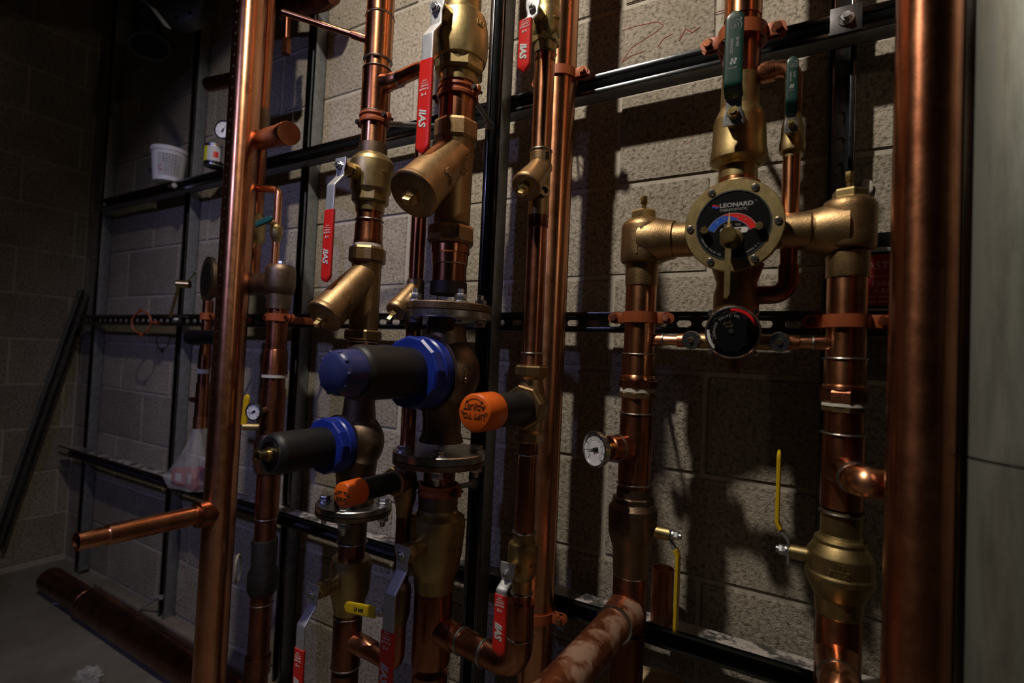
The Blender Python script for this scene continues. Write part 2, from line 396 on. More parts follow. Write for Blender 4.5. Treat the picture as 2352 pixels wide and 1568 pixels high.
for X, lb in zip((.247, .976, 1.662, 2.372, 3.098), names):
    if lb: channel('galvanized steel ' + lb, (X, -.001, .02), (X, -.001, HZ-.02), X_, OUT, slotted=X > 3)
channel('galvanized steel channel post standing in front of the rails, left of the middle riser', (2.425, -.088, .02), (2.425, -.088, HZ-.02), X_, OUT)
zt, zm, zb_ = ZO+.400, ZO-.106, ZO-.700
channel('galvanized upper horizontal channel rail carrying the white tub', (.30, -.0445, zt), (WX1-.05, -.0445, zt), Z_, OUT)
channel('slotted galvanized middle horizontal channel rail at eye level', (.16, -.0445, zm), (WX1-.05, -.0445, zm), Z_, OUT, slotted=True)
channel('galvanized lower horizontal channel rail with white dusty top face', (.10, -.0445, zb_), (WX1-.05, -.0445, zb_), Z_, OUT, topmat=GALV_DUST)
a = atX(192, 668, .03); c = atX(8, 1195, .03)
c = a + (c-a).normalized()*min((c-a).length*1.1, (a.z-.03)/abs((c-a).normalized().z))
channel('loose grey channel leaning diagonally in the dark corner against the side wall', (.026, a.y, a.z), (.026, c.y, c.z), V((0, (c-a).z, -(c-a).y)).normalized(), X_)
# square plates and bolts on the rails
def plate(px, py, Y, label, s=.041):
    o = at(px, py, Y); th = thing('channel_fitting', label, 'bracket', o)
    part('plate', lambda bm: box(bm, o, (s, .005, s), None, .0008), PLATE, th)
    part('washer', lambda bm: cyl(bm, o+OUT*.0025, o+OUT*.005, .012, 24), STEEL, th)
    part('hex_bolt', lambda bm: (hexn(bm, o+OUT*.005, o+OUT*.012, .009), cyl(bm, o+OUT*.012, o+OUT*.017, .005)), BOLT, th)
plate(1943, 45, -.0885, 'square steel plate with hex bolt where the top rail crosses the right post', .046)
plate(1310, 205, -.0885, 'small square plate on the top rail just behind the middle riser clamp')
plate(1255, 1385, -.0885, 'small square plate on the lower rail behind the middle riser')
plate(1470, 757, -.0885, 'small plate on the middle rail behind the cold inlet pipe')
plate(407, 735, -.0885, 'small bright plate on the slotted rail beside the wire ring hanger')
# ================================================================== generic pipe pieces
def vlathe(name, X, Y, prof, mat, parent, seg=44, rot=0, sharp=32, label=None):
    pr = [P(X, Y, y, wd) for y, wd in prof]; pr = [(z, r) for z, r in pr]
    return part(name, lambda bm: lathe(bm, [(z, r) for z, r in pr], (X, Y, 0), Z_, seg, rot), mat, parent, sharp, label)
def vhex(name, X, Y, y0, y1, wd, mat, parent, n=6, rot=.2):
    z0, r0 = P(X, Y, y0, wd); z1, r1 = P(X, Y, y1, wd); r = (r0+r1)/2*1.04
    if z0 > z1: z0, z1 = z1, z0
    return part(name, lambda bm: hexn(bm, (X, Y, z0), (X, Y, z1), r, n, rot), mat, parent, 20)
def vring(X, Y, y, r, parent, mat=None, t=.0017, name='solder_ring'):
    n = near(X, Y, r); z = zat(n[0], n[1], y)
    return part(name, lambda bm: lathe(bm, [(-t, r-.001), (-t*.6, r+t*.5), (0, r+t*.8), (t*.6, r+t*.5), (t, r-.001)], (X, Y, z), Z_, 40), mat or SOLDER, parent)
def riser(label, X, Y, r, y0, y1, mat, extra=0, z0=None, z1=None, name='copper_pipe'):
    za = z0 if z0 is not None else zat(X, Y, y1); zb = z1 if z1 is not None else zat(X, Y, y0)
    bm = B(); cyl(bm, (X, Y, za), (X, Y, zb), r, 56, .001); o = finish(name, bm, mat, None, (X, Y, za)); tag(o, label, 'pipe'); return o
def strut_clamp(X, Y, r, y, label, ears=(-1, 1), hgt=.019, mat=None, roty=0):
    n = near(X, Y, r); z = zat(n[0], n[1], y); mat = mat or CLAMP
    th = thing('pipe_clamp', label, 'pipe clamp', (X, Y, z-hgt/2))
    part('band', lambda bm: lathe(bm, [(-hgt/2, r+.0005), (-hgt/2, r+.0035), (hgt/2, r+.0035), (hgt/2, r+.0005)], (X, Y, z), Z_, 48, caps=False), mat, th)
    for s in ears:
        e = V((X+s*(r+.013), Y+.004, z))
        def ear(bm):
            for yy in (-.0075, .0045):
                box(bm, e+V((-s*.003, yy, 0)), (.020, .003, hgt), None, .0012); cyl(bm, e+V((s*.007, yy-.0015, 0)), e+V((s*.007, yy+.0015, 0)), hgt/2, 20)
        part('ear', ear, mat, th)
        part('bolt', lambda bm: (hexn(bm, e+V((s*.006, -.016, 0)), e+V((s*.006, -.009, 0)), .0065), cyl(bm, e+V((s*.006, -.012, 0)), e+V((s*.006, .016, 0)), .003)), COPPER_OLD, th)
    part('channel_strap', lambda bm: (box(bm, (X-r-.004, (Y-.088)/2+.0, z), (.003, abs(Y+.088), hgt), None, .0006) if Y < -.1 else box(bm, (X, Y+r, z), (.02, .004, hgt))), mat, th)
    return th
def split_ring(X, Y, r, y, label, rod=None):
    n = near(X, Y, r); z = zat(n[0], n[1], y); th = thing('ring_hanger', label, 'ring hanger', (X, Y, z-.012))
    part('band', lambda bm: lathe(bm, [(-.011, r+.0005), (-.010, r+.004), (-.005, r+.0045), (-.002, r+.0022), (.002, r+.0022), (.005, r+.0045), (.010, r+.004), (.011, r+.0005)], (X, Y, z), Z_, 48, caps=False), CLAMP, th)
    for s in (-1, 1):
        e = V((X+s*(r+.009), Y-.001, z))
        part('ear', lambda bm: (box(bm, e, (.016, .012, .017), None, .003)), CLAMP, th)
        part('bolt', lambda bm: (cyl(bm, e+V((s*.002, -.012, 0)), e+V((s*.002, .014, 0)), .003), hexn(bm, e+V((s*.002, -.014, 0)), e+V((s*.002, -.008, 0)), .0055)), BLKPIPE, th)
    if rod:
        part('threaded_rod', lambda bm: cyl(bm, (X+r*.5, Y+r*.8, z), rod, .0055, 14), GALV, th)
        R_ = V(rod); part('rod_nut', lambda bm: hexn(bm, R_+V((-.004, -.012, 0)), R_, .011), GALV, th)
    return th
def wt_plate(w0, t0):
    return lambda s, L: (w0*(1.35 if s < .012 else (1.35-.35*min(1, (s-.012)/.012))), t0)
def lever(th, A, pts, w, t, gmat, gpts, grip_extra=.0035, plate_mat=None):
    part('lever', lambda bm: ribbon(bm, pts, A, wt_plate(w*.86, t), R=.006, round_end=False, soft=.3), plate_mat or ZINC, th, 40)
    return part('grip', lambda bm: ribbon(bm, gpts, A, lambda s, L: (w, t+grip_extra), R=.008, round_end=True, soft=.42), gmat, th, 50)
def stem(th, C, D, L0, L1, rn, bolt=True):
    C = V(C); D = V(D)
    part('packing_nut', lambda bm: (cyl(bm, C+D*(L0-.02), C+D*(L0+.006), rn*1.1, 28), hexn(bm, C+D*(L0+.004), C+D*(L1-.004), rn*1.05)), BRASS, th, 25)
    if bolt:
        part('stem_nut', lambda bm: (cyl(bm, C+D*(L1-.002), C+D*(L1+.003), rn*.72, 24), hexn(bm, C+D*(L1+.003), C+D*(L1+.010), rn*.56), cyl(bm, C+D*(L1+.010), C+D*(L1+.014), rn*.3, 18)), BOLT, th, 25)
def mas_text(th, X, Yf, z0, z1, w):
    # print on the camera-facing side of a red grip between heights z0 (bottom) and z1 (top)
    H = z1-z0; zb = z0+H*(.62 if H > .14 else .76)
    part('printed_logo', lambda bm: put_text(bm, 'IIAS', w*.74, (X-w*.05, Yf, zb-w*1.38), -Z_, X_, .0002, sx=.9, shear=.3, bold=.0007), WHT, th)
    def g(bm):
        for t_, sz, dz in (('23-27', .15, .84), ('ASTM B-106 15', .09, .69), ('150WSP', .18, .52), ('600WOG', .18, .32), ('B-4', .28, 0)):
            put_text(bm, t_, w*sz, (X, Yf, zb+w*dz), X_, Z_, .0002)
    part('printed_rating', g, PALE, th)
def red_valve(label, X, Y, body, hexes, ystem, Ystem, Yj, jog_px, end_px, w, rn, text=True, emb=None, grip_y=None):
    zs = zat(X, Ystem, ystem)
    zbase = min(P(X, Y, y, ww)[0] for y, ww in body)
    th = thing('ball_valve', label, 'valve', (X, Y, zbase))
    vlathe('body', X, Y, body, BRASS, th, sharp=17)
    for (y0, y1, ww, nn) in hexes: vhex('hex_end', X, Y, y0, y1, ww, BRASS, th, nn)
    stem(th, (X, Y, zs), OUT, abs(Ystem-Y)-.030, abs(Ystem-Y)-.002, rn)
    zj0 = zat(X, Ystem, jog_px[0]); zj1 = zat(X, Yj, jog_px[1]); ze = zat(X, Yj, end_px); zg = zat(X, Yj, grip_y)
    lever(th, X_, [(X, Ystem, zs+.016), (X, Ystem, zj0), (X, Yj, zj1), (X, Yj, zg-.02)], w, .004, REDV, [(X, Yj, zg), (X, Yj, ze)])
    if text: mas_text(th, X, Yj-.0041, ze, zg, w)
    if emb:
        s, size, px, py = emb; r = P(X, Y, py, body[len(body)//2][1])[1]
        a_ = math.atan2(CAM.y-Y, CAM.x-X)+px
        nrm = V((math.cos(a_), math.sin(a_), 0)); zz = zat(X+nrm.x*r, Y+nrm.y*r, py)
        part('cast_lettering', lambda bm: put_text(bm, s, size, V((X, Y, zz))+nrm*(r+.0002), Z_.cross(nrm), Z_, .0008), BRASS, th)
    return th
def y_strainer(label, X, Y, vert, zc_off, capY, capz, rb, rc, plug=.02, hexes=(), mat=None, txt=None, slope=1.0):
    mat = mat or BRONZE
    zbase = min(P(X, Y, y, ww)[0] for y, ww in vert); th = thing('y_strainer', label, 'strainer', (X, Y, zbase))
    C = V((X, capY, capz)); S0 = V((X, Y+.0, capz+(Y-capY)*slope)); D = (C-S0).normalized(); L = (C-S0).length
    pr = [P(X, Y, y, wd) for y, wd in vert]
    def body(bm):
        lathe(bm, pr, (X, Y, 0), Z_, 48)
        lathe(bm, [(-rb*.3, rb*.80), (L*.25, rb*.86), (L*.6, rb*.95), (L-.012, rb), (L-.010, rb)], S0, D, 48)
    part('body', body, mat, th)
    part('cap', lambda bm: lathe(bm, [(L-.010, rc*.97), (L-.008, rc), (L, rc), (L+.002, rc*.96), (L+.0035, rc*.88)], S0, D, 56), mat, th)
    part('blowdown_plug', lambda bm: (hexn(bm, S0+D*(L+.002), S0+D*(L+.013), plug, 6, .3), hexn(bm, S0+D*(L+.013), S0+D*(L+.026), plug*.55, 4, .4)), BRASS_YL, th, 20)
    for (y0, y1, ww, nn) in hexes: vhex('hex_end', X, Y, y0, y1, ww, mat, th, nn)
    if txt: txt(th, S0, D, L, rb)
    return th
# ================================================================== RISERS
XD, YD = 2.452, -.297
XE, YE = 2.254, -.322
XC, YC = 2.656, -.322
XF, YF = 2.402, -.335
XL, YL = 2.802, -.20
XR, YR = 3.107, -.19
XB, YB = 2.602, -.155
ZTOP = HZ-.03
o = riser('thick bright copper riser with a dotted seam line, foremost at the left', 1.730, -.292, .0395, 0, 1568, COPPER, z0=.02, z1=ZTOP)
# dotted seam print along the riser
def dots(bm):
    aa = math.atan2(CAM.y+.292, CAM.x-1.73)+math.radians(-52)
    for k in range(42):
        z = .86+k*.029; n = V((math.cos(aa), math.sin(aa), 0)); p = V((1.73, -.292, z))+n*.0395; box(bm, p, (.0010, .0045, .0060), Matrix.Rotation(aa, 3, 'Z'))
aa_ = finish('dotted_print', (lambda b_: (dots(b_), b_)[1])(B()), INK, o)
def tee_branch(label, A, D, L, r, mat=COPPER, step=None):
    pass
# its outlet branch with an open end
A0 = V((1.73, -.30, ZO-.622)); A1 = V((1.73, -.598, ZO-.619)); dd = (A1-A0).normalized(); Lb = (A1-A0).length
th = thing('copper_pipe', 'open ended copper branch pipe sticking out from the left riser over the floor', 'pipe', A0)
part('socket', lambda bm: lathe(bm, [(.0, .034), (.05, .033), (.052, .0265), (.058, .0265)], A0, dd, 36), COPPER_OLD, th)
part('pipe', lambda bm: lathe(bm, [(.05, .0235), (Lb-.055, .0225), (Lb-.053, .021)], A0, dd, 36), COPPER, th)
part('pipe_end', lambda bm: lathe(bm, [(Lb-.06, .0195), (Lb, .0195), (Lb, .0175), (Lb-.05, .0175)], A0, dd, 36, caps=False), COPPER, th)
# far right riser and grey column
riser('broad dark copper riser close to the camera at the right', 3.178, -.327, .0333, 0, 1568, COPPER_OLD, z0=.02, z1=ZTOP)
al = ray(2208, 784); az = math.atan2(al.y, al.x); rg = .088; dg = .85; azc = az-math.asin(rg/dg)
bm = B(); gx, gy = 3.303, -.310; cyl(bm, (gx, gy, .01), (gx, gy, ZTOP), rg, 72)
m, nt, b = newmat('grey_metal_streaked'); n1 = noise(nt, 18, 7, .7, (1, 1, .15)); r1 = ramp(nt, n1.outputs[0], [(.38, (.22, .23, .20)), (.60, (.42, .44, .39))]); nt.links.new(r1.outputs[0], b.inputs['Base Color']); b.inputs['Metallic'].default_value = .75; b.inputs['Roughness'].default_value = .48
o = finish('steel_column', bm, m, None, (gx, gy, .01)); tag(o, 'wide grey streaked steel pipe at the right picture edge, behind the broad copper riser', 'pipe')
bm = B(); zz = zat(gx-.03, gy-.09, 1088); lathe(bm, [(-.001, rg-.001), (-.001, rg+.0006), (.001, rg+.0006), (.001, rg-.001)], (gx, gy, zz), Z_, 72, caps=False); finish('seam', bm, BLKPIPE, o)
# middle riser on the rails
riser('copper riser clamped to the rails behind the right red-handled valve line', XB, YB, .0335, 0, 1568, COPPER, z0=.02, z1=ZTOP)
strut_clamp(XB, YB, .0335, 158, 'copper-coated clamp on the middle riser at the top rail')
strut_clamp(XB, YB, .0335, 1425, 'copper-coated clamp on the middle riser just below the lower rail')
# ------------------------------------------------------------------ LINE D (2.5 inch)
red_valve('large brass ball valve at top centre with long bent steel lever and red grip', XD, YD,
    [(-40, 88), (4, 88), (10, 112), (30, 124), (60, 130), (90, 128), (112, 120), (118, 112), (142, 104), (150, 92), (176, 88)],
    [(104, 146, 112, 8)], 20, -.372, -.392, (58, 78), 352, .030, .017, emb=('NSF', .014, .75, 55), grip_y=138)
ta = thing('copper_pipe', 'short copper pipe below the large top valve, above the big bronze strainer', 'pipe', (XD, YD, zat(XD, YD, 265)))
vlathe('pipe', XD, YD, [(172, 82), (264, 84)], COPPER_OLD, ta)
vring(XD, YD, 214, .0345, ta, COPPER_OLD)
split_ring(XD, YD, .036, 197, 'red-coated ring hanger around the pipe under the large top valve', rod=(2.425, -.131, zat(2.43, -.13, 290)))
def dtxt(th, S0, D, L, rb):
    a_ = math.radians(-25); n = V((math.cos(a_), math.sin(a_), 0)); z = zat(XD, YD, 390)
    part('cast_lettering', lambda bm: put_text(bm, '2 1/2', .020, V((XD, YD, z))+n*.0405, Z_*-1, Z_.cross(n)*1, .0012), BRONZE, th)
    sd = X_.cross(D)   # up-ish direction across the barrel
    n2 = (X_*.90 + sd*.1).normalized(); q = S0+D*(L*.62)+n2*(rb*.97)
    part('cast_lettering', lambda bm: put_text(bm, 'NSF-61', .013, q, n2.cross(D)*-1, D*-1, .0012), BRONZE, th)
y_strainer('large bronze Y strainer with round face cap below the big red grip', XD, YD,
    [(306, 92), (318, 88), (330, 86), (420, 84), (505, 84)], 0, -.410, ZO+.091, .0445, .0465, .0165, [(262, 308, 101, 8), (510, 552, 106, 8)], txt=dtxt)
ta = thing('copper_adapter', 'reddish copper adapter between the large strainer and the upper bolted flange', 'pipe', (XD, YD, zat(XD, YD, 665)))
vlathe('adapter', XD, YD, [(545, 88), (574, 89), (577, 84), (600, 82)], COPPER_OLD, ta); vlathe('pipe', XD, YD, [(598, 79), (668, 79)], COPPER_DK, ta)
vlathe('socket', XD, YD, [(643, 85), (672, 86)], BLKPIPE, ta); vring(XD, YD, 601, .0335, ta)
def flange(label, X, Y, yt, yb, R, top_mat, bot_mat, up_nuts=True, angs=(45, 135, 225, 315), split=.5, hub=None, name='bolted_flange'):
    n = near(X, Y, R); zt_ = zat(n[0], n[1], yt); zb2 = zat(n[0], n[1], yb); zmid = zb2+(zt_-zb2)*split
    th = thing(name, label, 'flange', (X, Y, zb2))
    c_ = .002
    part('upper_disc', lambda bm: lathe(bm, [(zmid+.001, R), (zt_-c_, R), (zt_, R-c_)], (X, Y, 0), Z_, 72), top_mat, th)
    part('gasket', lambda bm: lathe(bm, [(zmid-.002, R-.004), (zmid+.002, R-.004)], (X, Y, 0), Z_, 60), CLAMP, th)
    part('lower_disc', lambda bm: lathe(bm, [(zb2, R-c_), (zb2+c_, R), (zmid-.001, R)], (X, Y, 0), Z_, 72), bot_mat, th)
    for a_ in angs:
        a_ = math.radians(a_); q = V((X+math.cos(a_)*R*.80, Y+math.sin(a_)*R*.80, 0))
        s1 = .013 if up_nuts else .008; s2 = .008 if up_nuts else .013
        def f(bm):
            def h(z0, z1, r): hexn(bm, q+Z_*z0, q+Z_*z1, r)
            lathe(bm, [(zt_, .0145), (zt_+.002, .014)], q, Z_, 24); h(zt_+.002, zt_+.002+s1, .0115)
            if up_nuts: lathe(bm, [(zt_+.014, .0062), (zt_+.024, .0060), (zt_+.0245, .005)], q, Z_, 16)
        def g(bm):
            lathe(bm, [(zb2-.002, .014), (zb2, .0145)], q, Z_, 24); hexn(bm, q+Z_*(zb2-.002-s2), q+Z_*(zb2-.002), .0115)
            if not up_nuts: lathe(bm, [(zb2-.026, .005), (zb2-.014, .0062)], q, Z_, 16)
        part('flange_nut', f, BOLT, th, 25); part('flange_bolt', g, BOLT, th, 25)
    return th
flange('upper bolted flange, bronze disc over bright steel disc, above the large blue-ringed regulator', XD, YD, 690, 727, .0865, BRONZE_DK, FLANGE, True, (-112, -33, 57, 147))
flange('lower bolted steel flange under the large blue-ringed regulator', XD, YD-.002, 1053, 1087, .0885, FLANGE, BRONZE_DK, False, (-125, -55, 35, 125), .42)
def regulator(label, X, Y, neck_top, neck_bot, zc, rb, ring, housing, cap=None, nipple=False):
    zb = P(X, Y, *neck_bot[0])[0]
    th = thing('pressure_regulator', label, 'pressure regulator', (X, Y, zb))
    def body(bm):
        lathe(bm, [P(X, Y, y, wd) for y, wd in neck_top], (X, Y, 0), Z_, 48)
        lathe(bm, [P(X, Y, y, wd) for y, wd in neck_bot], (X, Y, 0), Z_, 48)
        O = V((X, Y, zc)); pr = []
        for k in range(13):
            a_ = -pi/2+.25+ (pi*.86-.25)*k/12; pr.append((math.sin(a_)*rb*.80, math.cos(a_)*rb))
        y1 = abs(ring[0]-Y); pr += [(y1, rb*.97)] if y1 > pr[-1][0] else []
        pr = sorted(pr); lathe(bm, pr, O, OUT, 56)
    part('body', body, BRONZE_DK, th, 40)
    O = V((X, Y, zc)); L = lambda yy: abs(yy-Y)
    a0, a1, rr = ring; m_ = (a0+a1)/2
    part('locking_ring', lambda bm: lathe(bm, [(L(a0), rr*.96), (L(a0)+.003, rr), (L(m_)-.003, rr), (L(m_), rr*.955)], O, OUT, 64), BLUP, th)
    part('hex_ring', lambda bm: hexn(bm, O+OUT*L(m_), O+OUT*L(a1), rr*1.0, 12, .1), BLUP, th, 12)
    h1, rh = housing
    part('spring_housing', lambda bm: lathe(bm, [(L(a1)-.004, rh), (L(h1)-.012, rh), (L(h1)-.004, rh*.93), (L(h1), rh*.80)], O, OUT, 56), BLKP, th)
    if cap:
        h2, rc = cap
        part('adjusting_cap', lambda bm: lathe(bm, [(L(h1)-.004, rc), (L(h2)-.012, rc*.93), (L(h2)-.004, rc*.85), (L(h2), rc*.70)], O, OUT, 48), BLUC, th, 40)
        def dim(bm):
            for k in range(10):
                a_ = 2*pi*k/10; q = O+OUT*(L(h2)-.006)+(X_*math.cos(a_)+Z_*math.sin(a_))*rc*.84
                bmesh.ops.create_uvsphere(bm, u_segments=10, v_segments=6, radius=.0035, matrix=Matrix.Translation(q))
        part('cap_stud', dim, BLUC, th)['kind'] = 'stuff'
    if nipple:
        part('housing_shoulder', lambda bm: lathe(bm, [(L(h1)-.002, rh*.62), (L(h1)+.001, rh*.60)], O, OUT, 40), BLKS, th)
        part('brass_nipple', lambda bm: (lathe(bm, [(L(h1)-.002, .013), (L(h1)+.004, .013), (L(h1)+.005, .009), (L(h1)+.020, .009), (L(h1)+.021, .0095), (L(h1)+.025, .0095), (L(h1)+.025, .007), (L(h1)+.01, .007)], O, OUT, 24, caps=False)), BRASS_YL, th)
    return th
th = regulator('large pressure regulator with blue ring, black housing and dark blue cap', XD, YD,
    [(850, 118), (800, 108), (765, 92), (727, 84)], [(1022, 104), (1000, 90), (970, 88), (935, 100), (880, 120)], ZO-.222, .073, (-.350, -.400, .0655), (-.528, .0445), (-.568, .0375))
a_ = math.radians(-34); n = V((math.cos(a_), math.sin(a_), 0))
part('cast_lettering', lambda bm: put_text(bm, 'DN65', .013, V((XD+.0715, YD-.026, ZO-.222)), -Z_, V((.25, -.97, 0)), .0012), BRONZE, th)
ta = thing('copper_pipe', 'short threaded neck under the lower steel flange on the large centre line', 'pipe', (XD, YD, zat(XD, YD, 1180)))
vlathe('neck', XD, YD, [(1090, 74), (1128, 74), (1130, 84), (1142, 86)], COPPER_DK, ta)
vlathe('adapter', XD, YD, [(1140, 88), (1150, 92), (1185, 90)], BRONZE_DK, ta)
split_ring(XD, YD, .035, 1133, 'red-coated ring hanger around the neck under the lower steel flange', rod=(2.425, -.131, zat(2.43, -.13, 1110)))
red_valve('large brass ball valve at bottom centre with bent grey lever and red grip', XD, YD,
    [(1178, 90), (1190, 94), (1205, 126), (1222, 132), (1236, 130), (1290, 122), (1325, 112), (1340, 96), (1372, 90)],
    [(1183, 1203, 96, 8)], 1274, -.390, -.417, (1310, 1365), 1600, .030, .017, emb=('600', .012, .6, 1265), grip_y=1450)
ta = thing('copper_pipe', 'copper tee pipe under the bottom centre valve with a side branch toward the right', 'pipe', (XD, YD, .02))
vlathe('tee', XD, YD, [(1368, 84), (1378, 88), (1540, 90), (1546, 86)], COPPER_OLD, ta)
zlow = .02
part('pipe', lambda bm: cyl(bm, (XD, YD, zlow), (XD, YD, zat(XD, YD, 1540)), .0335, 44), COPPER_OLD, ta); vring(XD, YD, 1543, .0345, ta); vring(XD, YD, 1376, .0345, ta)
zel = zat(2.56, -.32, 1492)
part('branch_socket', lambda bm: lathe(bm, [(0, .0255), (.062, .0255), (.064, .0235)], (XD, YD, zel), V((XC-XD, YC-YD, 0)), 32), COPPER_OLD, ta)
zc1 = zat(XC, YC, 1368)
ta2 = thing('copper_pipe', 'copper branch and elbow joining the bottom centre tee to the slim valve line', 'pipe', (XC, YC, zel))
part('pipe', lambda bm: tube(bm, [(XD, YD, zel), (XC, YC, zel), (XC, YC, zat(XC, YC, 1380))], .0222, 32, .04, 12), COPPER_OLD, ta2)
def sock(th, A, Bp, r, mat=None): part('socket', lambda bm: lathe(bm, [(0, r-.0015), (.001, r), ((V(Bp)-V(A)).length-.001, r), ((V(Bp)-V(A)).length, r-.0015)], A, V(Bp)-V(A), 32), mat or COPPER_OLD, th)
for t in (.075, .130):
    q = V((XD, YD, zel)).lerp(V((XC, YC, zel)), t/.206); sock(ta2, q, q+V((XC-XD, YC-YD, 0)).normalized()*.006, .0245, SOLDER)
vring(XC, YC, 1478, .0235, ta2)
# ------------------------------------------------------------------ LINE E (2 inch, left)
ta = thing('copper_pipe', 'copper pipe and couplings at top left of centre with a thin tube and side branch', 'pipe', (XE, YE, zat(XE, YE, 345)))
vlathe('pipe', XE, YE, [(-60, 60), (130, 59), (330, 59)], COPPER, ta)
vlathe('coupling', XE, YE, [(-40, 64), (18, 64), (20, 62)], COPPER, ta); vlathe('coupling', XE, YE, [(24, 66), (122, 66)], COPPER, ta)
vlathe('tee', XE, YE, [(150, 68), (248, 67)], COPPER_OLD, ta); vlathe('adapter', XE, YE, [(322, 66), (352, 68)], BRONZE_DK, ta)
for y in (22, 124, 146, 250): vring(XE, YE, y, .0295, ta, SOLDER)
zb1 = zat(XE, YE, 198)
part('tee_outlet', lambda bm: lathe(bm, [(.015, .022), (.04, .0165), (.062, .0158), (.064, .0145)], (XE, YE, zb1), X_, 28), COPPER_OLD, ta)
part('side_branch', lambda bm: tube(bm, [(XE+.05, YE, zb1), (XF, YF, zb1), (XF, YF, zat(XF, YF, 640))], .0143, 28, .025, 8), COPPER_OLD, ta)
part('solder_ring', lambda bm: lathe(bm, [(.060, .014), (.062, .0165), (.068, .0160), (.070, .014)], (XE, YE, zb1), X_, 28), SOLDER, ta)
t0 = at(833, 87, YE-.02); t1 = at(650, 28, -.42)
ta = thing('thin_copper_tube', 'thin copper tube slanting up to the left from the top left coupling', 'tube', t0)
part('tube', lambda bm: lathe(bm, [(0, .0065), ((t1-t0).length, .0065)], t0, t1-t0, 16), COPPER, ta)
part('tube_socket', lambda bm: lathe(bm, [(-.01, .0085), (.024, .0085), (.026, .007)], t0, t1-t0, 16), COPPER_OLD, ta)
split_ring(XE, YE, .0275, 264, 'copper-coated ring hanger on the left valve line above its brass valve', rod=(XE+.02, -.088, zat(XE, -.1, 290)))
red_valve('brass ball valve left of centre with bent steel lever and slim red grip', XE, YE,
    [(346, 70), (352, 92), (360, 102), (375, 104), (392, 102), (425, 94), (436, 84), (455, 70), (480, 66)],
    [(430, 458, 84, 8)], 381, -.404, -.424, (404, 425), 648, .026, .014, emb=('600', .011, .65, 395), grip_y=482)
ta = thing('copper_adapter', 'short stained copper nipple between the left brass valve and left strainer', 'pipe', (XE, YE, zat(XE, YE, 565)))
vlathe('pipe', XE, YE, [(476, 60), (566, 60)], COPPER_OLD, ta); vlathe('collar', XE, YE, [(508, 64), (545, 66), (552, 68), (558, 64)], COPPER_OLD, ta); vring(XE, YE, 500, .029, ta); vlathe('collar', XE, YE, [(556, 70), (566, 72)], RUBBER, ta)
def etxt(th, S0, D, L, rb):
    a_ = math.radians(-40); n = V((math.cos(a_), math.sin(a_), 0)); z = zat(XE, YE, 660)
    part('cast_lettering', lambda bm: put_text(bm, '2', .016, V((XE, YE, z))+n*.033, -Z_, Z_.cross(n), .001), BRONZE, th)
    n2 = X_; q = S0+D*(L*.68)+n2*(rb*.97)
    part('cast_lettering', lambda bm: put_text(bm, 'NSF', .011, q, n2.cross(D)*-1, D*-1, .001), BRONZE, th)
y_strainer('bronze Y strainer left of centre, its cap pointing down below the slim red grip', XE, YE,
    [(594, 72), (606, 70), (620, 68), (700, 68), (758, 68)], 0, -.424, ZO-.126, .0355, .0365, .012, [(562, 598, 84, 8), (757, 780, 84, 8)], txt=etxt)
ta = thing('copper_adapter', 'short dark copper adapter under the left strainer, above the long black housing', 'pipe', (XE, YE, zat(XE, YE, 840)))
vlathe('adapter', XE, YE, [(778, 70), (790, 72), (800, 60), (838, 60)], COPPER_DK, ta); vlathe('paste_collar', XE, YE, [(783, 72), (789, 71)], RUBBER, ta)
flange('upper bolted flange hidden behind the dark blue cap on the left line', XE, YE, 850, 878, .074, BRONZE_DK, FLANGE, True, (-100, -30, 80, 150))
flange('lower bolted flange on the left line, just behind the small orange knob', XE, YE, 1177, 1203, .076, FLANGE, BRONZE_DK, False, (-150, -60, 30, 120), .45)
regulator('smaller pressure regulator with blue ring, plain black housing and brass nipple', XE, YE,
    [(1040, 100), (1000, 92), (965, 80), (930, 72), (880, 66)], [(1165, 92), (1130, 84), (1090, 94), (1050, 100)], ZO-.375, .060, (-.372, -.410, .0545), (-.522, .0375), None, True)
ta = thing('copper_pipe', 'dark neck pipe between the lower left flange and the lower left valve', 'pipe', (XE, YE, zat(XE, YE, 1300)))
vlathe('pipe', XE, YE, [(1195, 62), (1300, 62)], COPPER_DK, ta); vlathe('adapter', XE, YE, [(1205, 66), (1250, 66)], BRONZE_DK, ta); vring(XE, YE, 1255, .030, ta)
red_valve('lower left brass ball valve in shadow, red grip cut by the bottom edge', XE, YE,
    [(1290, 66), (1296, 88), (1312, 96), (1326, 96), (1375, 92), (1390, 80), (1420, 66)],
    [], 1362, -.412, -.436, (1388, 1436), 1640, .026, .014, grip_y=1490)
ta = thing('copper_pipe', 'dark copper tee pipe at the bottom left of centre with a short branch right', 'pipe', (XE, YE, .02))
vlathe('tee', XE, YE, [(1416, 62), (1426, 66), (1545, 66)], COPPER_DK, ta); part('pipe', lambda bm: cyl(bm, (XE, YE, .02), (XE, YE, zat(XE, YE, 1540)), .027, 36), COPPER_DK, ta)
vring(XE, YE, 1428, .029, ta); vring(XE, YE, 1546, .029, ta)
zf = zat(XF, YF, 1508)
part('side_branch', lambda bm: tube(bm, [(XE, YE, zat(2.31, YE, 1487)), (XF, YF, zat(2.31, YE, 1487)), (XF, YF, zat(XF, YF, 1410))], .0150, 28, .028, 8), COPPER_OLD, ta)
part('branch_socket', lambda bm: lathe(bm, [(.02, .021), (.052, .0195), (.075, .0175), (.077, .016)], (XE, YE, zat(2.31, YE, 1487)), X_, 28), COPPER_OLD, ta)
